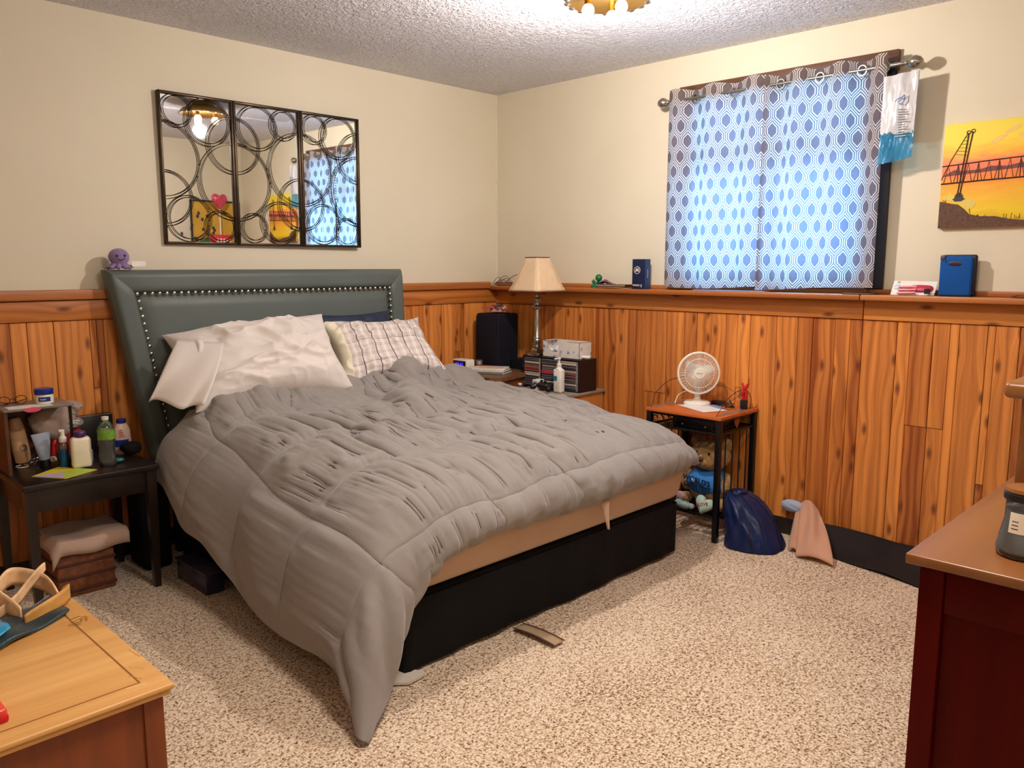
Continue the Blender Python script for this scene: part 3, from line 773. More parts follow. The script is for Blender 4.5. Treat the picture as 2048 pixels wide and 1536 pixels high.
_, pts = quadbox(-2.28, -.72, -2.235, -.655, -.24, -1.835, 0, 0, .03)
slab3('box_base', pts, .045, .262, .008, M_SKIRT, bed, 0)
sk = MB()
N = 160
def skf(a, b):
    P0, P1, P2, P3 = (-2.285, -.26), (-2.242, -1.842), (-.645, -1.842), (-.715, -.26)
    L = [1.59, 1.60, 1.59]; t = a*sum(L)
    if t < L[0]: p = (P0[0]+(P1[0]-P0[0])*t/L[0], P0[1]+(P1[1]-P0[1])*t/L[0]); nr = (-1, 0)
    elif t < L[0]+L[1]: q = (t-L[0])/L[1]; p = (P1[0]+(P2[0]-P1[0])*q, P1[1]); nr = (0, -1)
    else: q = (t-L[0]-L[1])/L[2]; p = (P2[0]+(P3[0]-P2[0])*q, P2[1]+(P3[1]-P2[1])*q); nr = (1, 0)
    w = (.004*math.sin(a*140)+.003*math.sin(a*61+1))*(1-b)+.002
    return (p[0]+nr[0]*w, p[1]+nr[1]*w, .018+.235*b+.005*math.sin(a*33)*(1-b))
sk.grid(skf, 260, 6); sk.build('bed_skirt', M_SKIRT, bed, smooth=80)
for x, y in ((-2.20, -1.72), (-.72, -1.72), (-2.2, -.45), (-.8, -.45), (-1.45, -1.1)):
    mb = MB(); mb.cyl((x, y, .03), (x, y, .06), .022); mb.cyl((x-.018, y, .025), (x+.018, y, .025), .025, seg=16); mb.build('caster', M_BLACK, bed)
cs = MB(); cs.cyl((-2.335, -1.545, .03), (-2.30, -1.545, .03), .030, seg=20); cs.cyl((-2.32, -1.545, .03), (-2.25, -1.545, .05), .012); cs.build('frame_caster', M_BLACK, bed)

mt = thing('mattress', 'beige sheeted mattress showing below the comforter at the foot', 'mattress', (-1.43, -1.0, .255))
_, pts = quadbox(-2.28, -.62, -2.25, -.57, -.22, -1.85, 0, 0, .10)
slab3('fitted_sheet', pts, .262, .535, .06, M_SHEET, mt, .012)
mb = MB()
def tri(a, b):
    w = 1-b; return (-1.30+.055*(a*w+ (1-w)*.55) , -1.905-.012*math.sin(PI*a)-.01*b, .405-.115*b)
mb.grid(tri, 8, 10); mb.build('sheet_corner', M_SHEET, mt, smooth=80, solid=.002)

# ------------------------------------------------ comforter
def catmull(Pm, n):
    """resample axis 0 of Pm to n samples"""
    m = Pm.shape[0]; t = np.linspace(0, m-1, n); i = np.clip(np.floor(t).astype(int), 0, m-2); f = (t-i)
    g = lambda k: Pm[np.clip(k, 0, m-1)]
    f = f.reshape((-1,)+(1,)*(Pm.ndim-1))
    p0, p1, p2, p3 = g(i-1), g(i), g(i+1), g(i+2)
    return .5*((2*p1)+(-p0+p2)*f+(2*p0-5*p1+4*p2-p3)*f*f+(-p0+3*p1-3*p2+p3)*f**3)
def top_z(x, y):
    # height of the bedding under the cover: higher towards the head and the far side
    t = min(1, max(0, (y+1.85)/1.5))
    return .575+.135*t
C_ = []
rows = [  # y, hem(x,z)
    (-.36, -2.43, .44), (-.50, -2.43, .38), (-.66, -2.44, .285), (-.84, -2.44, .25), (-1.05, -2.45, .19), (-1.25, -2.46, .125), (-1.46, -2.47, .105), (-1.64, -2.485, .12)]
for y, hx, hz in rows:
    t = (y+1.9)/1.5; R_ = []
    xe = -2.27-.02*t; ze = top_z(0, y)-.045
    R_.append((hx, y, hz)); 
    R_.append((hx+.02, y, hz+(ze-hz)*.33)); R_.append((hx+.055, y, hz+(ze-hz)*.66)); R_.append((xe-.03, y, ze-.035))
    R_.append((xe+.08, y, top_z(0, y)-.004))
    for x in (-1.95, -1.72, -1.48, -1.24, -1.0, -.82): R_.append((x, y, top_z(x, y)+.012*math.sin((x+2.2)*2.2)))
    e_ = .075*min(1, max(0, (y+.85)/.25))       # tucked in beside the nightstand
    R_.append((-.66-e_*.6, y, top_z(0, y)-.012)); R_.append((-.575-e_, y, top_z(0, y)-.06)); R_.append((-.545-e_, y, top_z(0, y)-.17)); R_.append((-.54-e_, y, top_z(0, y)-.28))
    C_.append(R_)
# towards the foot
C_.append([(-2.50, -1.80, .125), (-2.455, -1.79, .27), (-2.40, -1.78, .41), (-2.30, -1.77, .525), (-2.17, -1.75, .575), (-1.95, -1.76, .585), (-1.72, -1.76, .588), (-1.48, -1.76, .59), (-1.24, -1.76, .592), (-1.0, -1.76, .59), (-.82, -1.75, .585), (-.66, -1.74, .565), (-.57, -1.72, .515), (-.535, -1.70, .43), (-.53, -1.68, .34)])
C_.append([(-2.525, -1.93, .10), (-2.475, -1.905, .24), (-2.40, -1.885, .38), (-2.29, -1.87, .48), (-2.16, -1.87, .53), (-1.95, -1.875, .54), (-1.72, -1.88, .543), (-1.48, -1.88, .545), (-1.24, -1.88, .547), (-1.0, -1.88, .547), (-.82, -1.87, .545), (-.66, -1.855, .525), (-.56, -1.82, .48), (-.52, -1.77, .42), (-.51, -1.73, .35)])
C_.append([(-2.545, -2.00, .055), (-2.47, -1.965, .17), (-2.39, -1.945, .29), (-2.28, -1.93, .375), (-2.15, -1.925, .435), (-1.95, -1.925, .465), (-1.72, -1.93, .47), (-1.48, -1.93, .475), (-1.24, -1.93, .48), (-1.0, -1.93, .485), (-.82, -1.92, .485), (-.66, -1.905, .475), (-.55, -1.86, .455), (-.50, -1.79, .415), (-.50, -1.75, .36)])
C_.append([(-2.575, -2.065, .012), (-2.44, -1.99, .07), (-2.365, -1.955, .18), (-2.265, -1.925, .305), (-2.13, -1.905, .395), (-1.95, -1.892, .425), (-1.72, -1.892, .425), (-1.48, -1.89, .42), (-1.24, -1.89, .420), (-1.0, -1.89, .424), (-.82, -1.885, .430), (-.66, -1.88, .438), (-.545, -1.865, .43), (-.49, -1.80, .41), (-.49, -1.76, .37)])
CG = np.array(C_)
def comforter():
    """draped base shape, quilting, then a small cloth relaxation from coarse to fine: slack cloth between short seams buckles into creases"""
    def normals(V):
        n = np.cross(np.gradient(V, axis=0), np.gradient(V, axis=1)); n /= np.linalg.norm(n, axis=2, keepdims=True)+1e-9
        return -n if n[n.shape[0]//2, n.shape[1]//2, 2] < 0 else n
    def up(A, NU, NV):
        A = A if A.ndim == 3 else A[..., None]
        R_ = catmull(np.swapaxes(catmull(A, NV), 0, 1), NU); return np.swapaxes(R_, 0, 1).copy()
    def arcs(V):
        z = np.zeros
        s = np.concatenate([z((V.shape[0], 1)), np.cumsum(np.linalg.norm(np.diff(V, axis=1), axis=2), 1)], 1)
        t = np.concatenate([z((1, V.shape[1])), np.cumsum(np.linalg.norm(np.diff(V, axis=0), axis=2), 0)], 0)
        return s, t
    def fields(s, t, side):
        sw = s+.030*fbm(s*1.6, t*2.2, 2)+.05*np.sin(t*2.2+.8)*(1-side); tw = t+.035*fbm(s*2.0+5, t*1.5+9, 2)+.03*(s-1.2)*(1-side)
        ds = np.abs(((sw-.40+.205) % .41)-.205); dt = np.abs(((tw-.34+.20) % .40)-.20)
        return ds, dt, np.minimum(ds, dt)
    def relax(P, B, n0, lx, ly, slack, side, edge, ds, dt, dm, iters, kb, home, wd, floor):
        sx = lx*(1+.62*(slack[:, 1:]+slack[:, :-1])); sy = ly*(1+.26*(slack[1:]+slack[:-1]))
        on = np.exp(-(ds/wd)**2); sy *= 1-.02*(on[1:]+on[:-1])*.5        # stitched lines draw in along their length
        on = np.exp(-(dt/wd)**2); sx *= 1-.02*(on[:, 1:]+on[:, :-1])*.5
        d1 = np.sqrt(sx[:-1]**2+sy[:, :-1]**2)
        w = np.minimum(1, .02+edge)[..., None]; w[edge < .02] = 0.0
        st = np.exp(-(dm/wd)**2)[..., None]
        def pull(A, C, L, k):
            d = C-A; l = np.sqrt((d*d).sum(2, keepdims=True))+1e-9; return d*((l-L[..., None])/l*.5*k)
        for it in range(iters):
            for par in (0, 1):
                a, c = P[:, par:-1:2], P[:, par+1::2]; m = min(a.shape[1], c.shape[1]); q = pull(a[:, :m], c[:, :m], sx[:, par::2][:, :m], 1.0)
                P[:, par:-1:2][:, :m] += q*w[:, par:-1:2][:, :m]; P[:, par+1::2][:, :m] -= q*w[:, par+1::2][:, :m]
                a, c = P[par:-1:2], P[par+1::2]; m = min(a.shape[0], c.shape[0]); q = pull(a[:m], c[:m], sy[par::2][:m], 1.0)
                P[par:-1:2][:m] += q*w[par:-1:2][:m]; P[par+1::2][:m] -= q*w[par+1::2][:m]
            q = pull(P[:-1, :-1], P[1:, 1:], d1, .18); P[:-1, :-1] += q*w[:-1, :-1]; P[1:, 1:] -= q*w[1:, 1:]
            q = pull(P[:-1, 1:], P[1:, :-1], d1, .18); P[:-1, 1:] += q*w[:-1, 1:]; P[1:, :-1] -= q*w[1:, :-1]
            lap = np.zeros_like(P); lap[:, 2:-2] += (P[:, 4:]+P[:, :-4]-2*P[:, 2:-2])*.25; lap[2:-2] += (P[4:]+P[:-4]-2*P[2:-2])*.25
            l1 = np.zeros_like(P); l1[:, 1:-1] += (P[:, 2:]+P[:, :-2]-2*P[:, 1:-1])*.25; l1[1:-1] += (P[2:]+P[:-2]-2*P[1:-1])*.25
            P += (lap*kb+l1*kb*2.2)*w
            D = P-B; h = (D*n0).sum(2, keepdims=True)
            P -= (D*home+n0*h*(home*1.5+.12*st))*w
            P += n0*np.clip(floor-h, 0, None)*.6*w
        return P
    # base shape: the rolled lip, the bunched ridge, puffed cells
    NU, NV = 118, 100
    V = up(CG, NU, NV); s, t = arcs(V); X, Y = V[..., 0], V[..., 1]
    side = np.clip((-2.20-X)/.12, 0, 1)
    foot = np.clip((-1.80-Y)/.08, 0, 1)
    edge = np.minimum.reduce([s, s[:, -1:]-s, t*3, t[-1:, :]-t]); edge = np.clip(edge/.10, 0, 1)
    ds, dt, dm = fields(s, t, side)
    lip = .060*np.exp(-((Y+.50+.03*np.sin(X*5))/.055)**2)*(1-.45*side)
    dip = -.035*np.exp(-((Y+.61+.03*np.sin(X*5))/.035)**2)*(1-side)
    def seg(ax, ay, bx, by, w, h, taper=.5):
        px, py = X-ax, Y-ay; L = math.hypot(bx-ax, by-ay); ux, uy = (bx-ax)/L, (by-ay)/L
        k = np.clip((px*ux+py*uy)/L, 0, 1); d = np.hypot(px-k*L*ux, py-k*L*uy); return h*(1-taper*k)*np.exp(-(d/w)**2)
    rid = seg(-1.10, -.42, -1.52, -.98, .055, .10)+seg(-1.0, -.42, -.78, -.80, .10, .045)+seg(-1.52, -.98, -1.95, -1.25, .05, .03)+seg(-1.2, -1.0, -1.0, -1.6, .05, .02)
    val = -seg(-1.20, -.42, -1.62, -.86, .05, .03)-seg(-.93, -.50, -1.12, -.92, .035, .035)
    puff = .018*(1-np.exp(-(dm/.06)**1.3))*(1-.6*foot)
    soft = .012*fbm(s*2.6, t*2.6, 2)+side*(.034*fbm(t*3.6+1.2*np.sin(s*3), s*.8, 2))
    V = V+normals(V)*((puff+soft)*edge)[..., None]
    V[..., 2] += (lip+dip+rid+val)*(1-side)+lip*side*.3
    P = V
    def rg(a, b): return (1-np.abs(2*vnoise(a, b)-1))**2
    base = (s, t, side, edge, foot)
    for (nu, nv, sl, it, kb, home, wd, fl, sa) in ((66, 58, .185, 180, .027, .0018, .016, -.004, .052), (132, 116, .088, 120, .044, .0025, .012, -.004, .015), (300, 256, .021, 60, .11, .007, .007, -.003, .003)):
        B = up(P, nu, nv); s, t, side, edge, foot = [up(q, nu, nv)[..., 0] for q in base]
        ds, dt, dm = fields(s, t, side); n0 = normals(B)
        lx = np.linalg.norm(B[:, 1:]-B[:, :-1], axis=2); ly = np.linalg.norm(B[1:]-B[:-1], axis=2)
        k = s[0, -1]/nu; q = .42/(k*2.6)                       # seed creases a few cells apart
        slack = sl*(.35+1.3*vnoise(s*3.1+2, t*2.7+8))*(1-side*.74)*(1-.2*foot)*(.45+.55*np.clip(dm/.04, 0, 1))
        if nu == 300: slack = slack+.018*np.exp(-(dm/.05)**2)*(1-side*.6)
        wp = .8*fbm(s*2, t*2, 2)
        seedf = sa*(rg(s*q*1.5+t*q*.75+wp, t*q*.42-s*q*.22)-.35)
        P = B+n0*(seedf*edge*(1-.6*side))[..., None]
        P = relax(P, B, n0, lx, ly, slack, side, edge, ds, dt, dm, it, kb, home, wd, fl)
    g = np.exp(-(dm/.006)**2)*edge
    P -= normals(P)*(.007*g)[..., None]
    V = up(P, 460, 400)
    V[..., 2] = np.maximum(V[..., 2], .008)
    return V
cf = thing('comforter', 'rumpled quilted grey comforter spread over the bed and hanging to the floor', 'comforter', (-1.5, -1.1, .6))
VC = comforter()
o = np_mesh('quilted_cover', VC, 460, 400, M_COMF, cf, loc=tuple(cf.location)); o.location = (0, 0, 0)
md = o.modifiers.new('thick', 'SOLIDIFY'); md.thickness = .016; md.offset = -1
# seam stitching lines are modelled as grooves; a piped hem runs round the edge
hem = [Vector(VC[j, 0]) for j in range(0, 400, 4)]+[Vector(VC[399, i]) for i in range(0, 460, 4)]
mb = MB(); mb.tube(hem, .006, 6); mb.build('hem_piping', M_COMF, cf, smooth=80)

# ------------------------------------------------ pillows
def pillow(name, label, cat, ctr, w, h, th, rot, m, seed=0, wr=.012, uv=False, droop=0, nu=110, nv=80, pinch=.10, tw=0):
    p = thing(name, label, cat, ctr, rot=rot)
    U, Vv = np.meshgrid(np.linspace(-1, 1, nu), np.linspace(-1, 1, nv))
    for sd in (1, -1):
        e = np.clip((1-np.abs(U)**2.6)*(1-np.abs(Vv)**2.4), 0, 1)
        V = np.zeros((nv, nu, 3))
        sx = 1-pinch*(1-np.abs(Vv)**2)*0-pinch*.5*(Vv**2)*0
        V[..., 0] = U*w/2*(1-pinch*.6*(1-np.abs(Vv)**2)*np.abs(U)**3); V[..., 1] = Vv*h/2*(1-pinch*(1-np.abs(U)**2)*np.abs(Vv)**3)
        wx = U*2+seed+.5*fbm(U*1.5+seed, Vv*1.5, 2); wy = Vv*1.6+.5*fbm(U*1.5, Vv*1.5+seed, 2)
        r = (1-np.abs(2*vnoise(wx*1.3+wy*1.1, wy*2.0-wx*.8)-1))**1.6; r2 = (1-np.abs(2*vnoise(wx*3+3, wy*4+wx*2)-1))**1.6
        V[..., 2] = sd*(th/2*e**.45+wr*(r*1.6+r2*.45)*np.clip(e*2.2, 0, 1))
        V[..., 2] += tw*U*Vv-droop*np.clip(-U-.55, 0, 1)**1.3*1.6
        UV = np.stack([(U+1)/2*w, (Vv+1)/2*h], 2)
        o = np_mesh('pillowcase_front' if sd > 0 else 'pillowcase_back', V, nu, nv, m, p, UV, flip=sd < 0)
    return p
rad = math.radians
pillow('pillow', 'large greyish beige pillow leaning on the left of the headboard', 'pillow', (-1.905, -.37, .895), .78, .47, .22, (rad(46), rad(-3), rad(-6)), M_PILLOW, 3.0, .022, tw=.02, pinch=.16)
# open end of its case drooping off the left side
fl = MB()
def flap(a, b):
    T0, T1, B0, B1 = Vector((-2.275, -.30, 1.015)), Vector((-2.11, -.40, 1.00)), Vector((-2.445, -.37, .768)), Vector((-2.30, -.575, .748))
    p = (T0*(1-a)+T1*a)*(1-b)+(B0*(1-a)+B1*a)*b
    p.y -= .035*math.sin(PI*b)+.018*math.sin(a*10+b*3)*b; p.x -= .02*math.sin(PI*b)*(1-a); p.z += .014*math.sin(a*8)*b
    return p
fl.grid(flap, 24, 18)
solo('pillowcase_flap', 'loose open end of the greyish beige pillowcase drooping beside the headboard', 'pillowcase', fl, M_PILLOW, (-2.38, -.36, .8), smooth=80, solid=.004)
pillow('pillow', 'plaid pillow with a cream band beside the big plain pillow', 'pillow', (-1.21, -.36, .89), .66, .45, .17, (rad(50), rad(-2), rad(-8)), M_PLAID, 8.0, .012, pinch=.34, tw=-.03)
pillow('pillow', 'navy pillow half hidden behind the plaid one', 'pillow', (-1.30, -.235, .93), .50, .34, .09, (rad(78), 0, 0), M_NAVY, 5.0, .008)
pillow('pillow', 'flat tan pillow peeking out under the large beige pillow', 'pillow', (-1.70, -.40, .745), .60, .26, .07, (rad(4), 0, rad(-3)), mat('tan_pillow_cotton', (226, 190, 140), .85), 1.0, .006)
pillow('pillow', 'pale flat pillow lying under the plaid one', 'pillow', (-1.27, -.38, .735), .44, .24, .07, (rad(4), 0, 0), mat('pale_blue_white_cotton', (196, 192, 200), .85), 2.0, .006)
# ------------------------------------------------ left night table and what stands on it
TZ = .53
nt = thing('night_table', 'black brown wooden night table left of the bed', 'table', (-2.72, -.28, 0))
mb = MB(); mb.box(-2.975, -2.47, -.512, -.04, TZ-.024, TZ, bev=.006); mb.build('table_top', M_DARKTBL, nt)
mb = MB(); mb.box(-2.95, -2.495, -.49, -.472, TZ-.115, TZ-.025, bev=.003); mb.build('front_apron', M_DARKTBL, nt)
mb = MB(); mb.box(-2.955, -2.938, -.47, -.08, TZ-.115, TZ-.025, bev=.003); mb.build('side_apron', M_DARKTBL, nt)
mb = MB(); mb.box(-2.51, -2.493, -.47, -.08, TZ-.115, TZ-.025, bev=.003); mb.build('side_apron', M_DARKTBL, nt)
for x, y in ((-2.945, -.482), (-2.50, -.482), (-2.945, -.075), (-2.50, -.075)):
    mb = MB()
    mb._new([(x+a*w, y+b*w, z) for z, w in ((0, .013), (TZ-.026, .02)) for a, b in ((-1, -1), (1, -1), (1, 1), (-1, 1))], [(0,3,2,1), (4,5,6,7), (0,1,5,4), (1,2,6,5), (2,3,7,6), (3,0,4,7)])
    mb.build('leg', M_DARKTBL, nt)

# riser shelf
rs_ = thing('riser_shelf', 'small grey topped riser shelf standing at the back of the night table', 'shelf', (-2.83, -.2, TZ))
M_GREYTOP = mat('grey_laminate', (120, 112, 104), .3, var=.1)
mb = MB(); mb.box(-2.965, -2.715, -.31, -.10, .780, .790, bev=.002); mb.build('shelf_board', M_GREYTOP, rs_)
M_RISER = mat('brown_panel', (84, 44, 22), .5, var=.3)
mb = MB(); mb.box(-2.962, -2.95, -.30, -.105, TZ, .779); mb.build('side_panel', M_RISER, rs_)
mb = MB(); mb.box(-2.949, -2.80, -.112, -.104, TZ, .779); mb.build('back_panel', M_RISER, rs_)
mb = MB(); mb.box(-2.732, -2.722, -.30, -.29, TZ, .779); mb.build('post', M_BLKMETAL, rs_)
mb = MB(); mb.prism([(-2.865+.03*math.cos(t), .782+.010*math.sin(t)) for t in [2*PI*i/16 for i in range(16)]], 'y', -.3105, -.312); mb.build('sticker', mat('pink_sticker', (214, 70, 96), .5), rs_)
# jar, glasses and paper on the riser
jr = thing('jelly_jar', 'cream petroleum jelly jar with a blue lid on the riser shelf', 'jar', (-2.80, -.235, .790))
M_CREAM = mat('cream_plastic', (226, 214, 178), .35); M_BLUELID = mat('royal_blue_plastic', (16, 44, 130), .35)
mb = MB(); mb.lathe([(.029, .790), (.033, .793), (.034, .82), (.031, .829), (.029, .831)], (-2.80, -.235, 0), 28); mb.build('jar_body', M_CREAM, jr)
mb = MB(); mb.lathe([(.0335, .829), (.0345, .831), (.0345, .849), (.032, .852), (0, .852)], (-2.80, -.235, 0), 28); mb.build('lid', M_BLUELID, jr)
lab = MB(); lab.grid(lambda a, b: (-2.80+.0345*math.sin((a-.5)*1.3-.25), -.235-.0345*math.cos((a-.5)*1.3-.25), .802+.018*b), 12, 4); lab.build('label', M_BLUELID, jr, smooth=80)
text('lettering', 'Vaseline', .0085, (-2.811, -.2690, .811), FA, M_WHITE, jr, .0003)
gl = thing('eyeglasses', 'thin framed folded eyeglasses lying on the riser shelf', 'eyeglasses', (-2.91, -.22, .790))
mb = MB()
for dx in (-.03, .03): mb.tube([(-2.905+dx+.021*math.cos(t), -.205-.012*0, .811+.017*math.sin(t)) for t in [2*PI*i/16 for i in range(16)]], .0016, 5, closed=True)
mb.tube([(-2.915, -.205, .814), (-2.905, -.203, .818), (-2.895, -.205, .814)], .0015, 5); mb.build('rim', M_BRONZE, gl)
for dx, e in ((-.051, .03), (.051, -.03)):
    mb = MB(); mb.tube([(-2.905+dx, -.205, .815), (-2.905+dx, -.20, .812), (-2.905+dx+e, -.17, .798), (-2.905+dx+e*2.5, -.165, .793)], .0016, 5); mb.build('temple', M_BRONZE, gl)
pp = MB(); pp.box(-2.945, -2.79, -.308, -.235, .7903, .7916); solo('paper_slip', 'white slip of paper on the riser shelf under the jelly jar', 'paper', pp, M_PAPER, (-2.87, -.27, .79), smooth=0)

# cloth bag bunched beside the riser
def lump(cx, cy, cz, rx, ry, rz, seed, amp=.25, seg=40, pw=.85):
    mb = MB(); vs = []; fs = []; Rr = seg//2
    for i in range(Rr+1):
        ph = PI*i/Rr
        for k in range(seg):
            th = 2*PI*k/seg; x, y, z = math.sin(ph)*math.cos(th), math.sin(ph)*math.sin(th), math.cos(ph)
            x, y, z = [math.copysign(abs(q)**pw, q) for q in (x, y, z)]
            n_ = 1+amp*float(fbm(np.array(math.cos(th)*2.2+seed+z*2), np.array(math.sin(th)*2.2+ph*2.4+seed), 3))*math.sin(ph)
            vs.append((cx+rx*x*n_, cy+ry*y*n_, cz+rz*z*(1+.3*(n_-1))))
    for i in range(Rr):
        for k in range(seg): k2 = (k+1) % seg; fs.append((i*seg+k, (i+1)*seg+k, (i+1)*seg+k2, i*seg+k2))
    mb._new(vs, fs); return mb
M_BEIGEC = m_fabric('taupe_cloth', (150, 126, 112), (172, 148, 134), bump=.2)
tb = thing('cloth_pouch', 'bunched taupe cloth pouch with lace trim behind the toiletries', 'pouch', (-2.745, -.14, TZ))
lump(-2.755, -.155, .695, .085, .045, .075, 2.0, .35).build('pouch_body', M_BEIGEC, tb, smooth=80)
lump(-2.685, -.15, .745, .042, .04, .032, 5.0, .5).build('gathered_top', M_BEIGEC, tb, smooth=80)
M_LACE = mat('silver_sequin_lace', (170, 158, 148), .35, .4, var=.5, vscale=260, bump=.8, bscale=300)
lump(-2.69, -.16, .685, .046, .045, .024, 7.0, .2).build('lace_band', M_LACE, tb, smooth=80)
rc = lump(-2.70, -.15, .60, .062, .042, .070, 4.0, .3)
solo('red_cloth', 'crumpled dark red cloth under the taupe pouch', 'cloth', rc, m_fabric('dark_red_cloth', (128, 14, 16), (150, 22, 22)), (-2.70, -.15, TZ), smooth=80)
bx = thing('black_frame_box', 'black glossy box with a silver edge leaning against the wall behind the bottles', 'box', (-2.57, -.06, TZ))
mb = MB(); mb.box(-2.66, -2.49, -.075, -.045, TZ, .692, bev=.003); mb.build('box_body', M_BLACK, bx)
mb = MB(); mb.box(-2.66, -2.49, -.078, -.074, .686, .692); mb.build('silver_edge', M_SILVER, bx)

# toiletries
lo = thing('lotion_bottle', 'tall tan lotion bottle tilted at the left of the night table', 'bottle', (-2.868, -.135, TZ), rot=(0, rad(-6), 0))
M_TAN = mat('tan_plastic', (206, 160, 116), .4)
mb = MB(); mb.lathe([(.026, .0), (.030, .004), (.033, .06), (.030, .14), (.024, .178), (.018, .188), (0, .19)], (0, 0, .012), 28); bmesh.ops.scale(mb.bm, vec=(1, .7, 1), verts=mb.bm.verts); mb.build('bottle_body', M_TAN, lo, world=False)
mb = MB(); mb.lathe([(.023, 0), (.024, .012), (.0, .013)], (0, 0, 0), 24); mb.build('cap', mat('brown_cap', (90, 58, 36), .4), lo, world=False)
mb = MB(); mb.tube([(.012*math.cos(t)+.006, -.0232, .075+.012*math.sin(t)) for t in [2*PI*i/16 for i in range(16)]], .0012, 5, closed=True); mb.build('printed_emblem', M_NAVY, lo, world=False)
text('lettering', 'Dove', .012, (.0, -.0215, .150), FA, mat('tan_ink', (120, 84, 60), .6), lo, .0003, local=True)

tu = thing('face_wash_tube', 'silver grey squeeze tube standing on its black cap', 'tube', (-2.815, -.235, TZ), rot=(0, rad(-4), 0))
def tubef(a, b):
    th = 2*PI*a; w = .020+.016*b; d = .018*(1-b)**.8+.0012
    return (w*math.cos(th), d*math.sin(th), .033+.108*b)
mb = MB(); mb.grid(tubef, 40, 14); mb.build('tube_body', mat('silver_grey_plastic', (150, 158, 176), .35), tu, world=False, smooth=60)
mb = MB(); mb.lathe([(.020, 0), (.021, .003), (.019, .034), (0, .035)], (0, 0, 0), 24); mb.build('cap', M_BLACK, tu, world=False)
mb = MB()
for k in range(3): mb.box(-.014+.003*k, .012-.004*k, -.0135+.002*k, -.013+.002*k, .058+.014*k, .061+.014*k)
mb.build('printed_lines', M_GREYINK, tu, world=False)
mb = MB(); mb.tube([(-2.770, -.165, TZ+.012), (-2.762, -.163, .58), (-2.752, -.16, .632), (-2.750, -.16, .642)], [.012, .0125, .013, .006], 14)
solo('red_tube', 'bright red rounded tube leaning behind the silver grey one', 'tube', mb, M_RED, (-2.76, -.163, TZ), smooth=60)
sp_ = thing('spray_bottle', 'blue spray bottle with a white pump beside the white pill bottle', 'bottle', (-2.762, -.292, TZ))
mb = MB(); mb.lathe([(.0165, .53), (.0185, .533), (.0185, .605)], (-2.762, -.292, 0), 24); mb.build('blue_liquid', mat('deep_blue_liquid', (14, 76, 118), .2), sp_)
mb = MB(); mb.lathe([(.0185, .6055), (.0185, .622), (.012, .634), (.010, .636)], (-2.762, -.292, 0), 24); mb.build('bottle_neck', M_GLASS, sp_)
mb = MB(); mb.lathe([(.0135, .634), (.0145, .638), (.0145, .652), (.009, .658), (.008, .672), (.009, .684), (0, .685)], (-2.762, -.292, 0), 20); mb.box(-2.777, -2.757, -.302, -.284, .676, .686, bev=.003); mb.build('pump', M_WHITE, sp_)
wb_ = thing('pill_bottle', 'white squarish bottle with a purple cap', 'bottle', (-2.715, -.352, TZ), rz=rad(-12))
mb = MB(); mb.box(-.037, .037, -.024, .024, 0, .128, bev=.014, seg=3); mb.build('bottle_body', mat('warm_white_plastic', (238, 224, 196), .35), wb_, world=False)
mb = MB(); mb.lathe([(.021, .128), (.022, .130), (.022, .146), (.020, .149), (0, .149)], (0, 0, 0), 28); mb.build('cap', mat('purple_plastic', (72, 36, 90), .35), wb_, world=False)
cj = thing('clear_jar', 'small clear plastic jar behind the water bottle', 'jar', (-2.665, -.255, TZ))
mb = MB(); mb.lathe([(.023, .53), (.024, .532), (.024, .575), (.016, .588), (.014, .59)], (-2.665, -.255, 0), 24); mb.build('jar_body', mat('frosted_plastic', (214, 206, 186), .3, trans=.5), cj)
mb = MB(); mb.lathe([(.014, .59), (.014, .606), (.006, .612), (0, .613)], (-2.665, -.255, 0), 20); mb.build('nozzle', M_CREAM, cj)
def water_bottle(name, label, x, y, z0, h, r, green=True):
    w = thing(name, label, 'bottle', (x, y, z0))
    prof = [(r*.6, 0), (r*.9, .004), (r, .012), (r*.92, .03), (r, .045), (r*.9, .06), (r*.86, .078), (r*.97, .09), (r*.97, h*.70), (r*.9, h*.78), (r*.55, h*.88), (r*.33, h*.92), (r*.33, h*.93)]
    mb = MB(); mb.lathe([(a, z0+b) for a, b in prof], (x, y, 0), 30); mb.build('bottle_shell', M_GLASS, w, smooth=60)
    mb = MB(); mb.lathe([(r*.38, z0+h*.93), (r*.40, z0+h*.935), (r*.40, z0+h*.995), (0, z0+h)], (x, y, 0), 24); mb.build('cap', M_WHITE, w)
    if green:
        mb = MB(); mb.lathe([(r*.98, z0+.112), (r*.985, z0+.113), (r*.985, z0+.150), (r*.98, z0+.151)], (x, y, 0), 30); mb.build('label', mat('green_bottle_label', (104, 146, 44), .4, var=.3, vscale=60), w)
    return w
water_bottle('water_bottle', 'clear water bottle with a green label on the night table', -2.630, -.395, TZ, .205, .0335)
lb = thing('lotion_bottle', 'pinkish lotion bottle with a blue cap beside the headboard', 'bottle', (-2.505, -.215, TZ))
mb = MB(); mb.lathe([(.030, 0), (.034, .004), (.037, .06), (.034, .105), (.022, .132), (.017, .137)], (0, 0, 0), 28); bmesh.ops.scale(mb.bm, vec=(1, .62, 1), verts=mb.bm.verts); mb.build('bottle_body', mat('pale_peach_plastic', (218, 188, 168), .35), lb, world=False)
mb = MB(); mb.lathe([(.019, .137), (.020, .139), (.019, .154), (0, .156)], (0, 0, 0), 24); mb.build('cap', M_BLUELID, lb, world=False)
mb = MB(); mb.grid(lambda a, b: (.0375*math.sin((a-.5)*1.7-.3), -.0236*math.cos((a-.5)*1.7-.3), .035+.03*b), 12, 3); mb.build('blue_label', M_BLUELID, lb, world=False, smooth=80)
mb = MB()
for k in range(4): mb.box(-.020, .004-.003*k, -.0235, -.0225, .078+.009*k, .081+.009*k)
mb.build('printed_lines', mat('red_ink', (170, 60, 50), .6), lb, world=False)
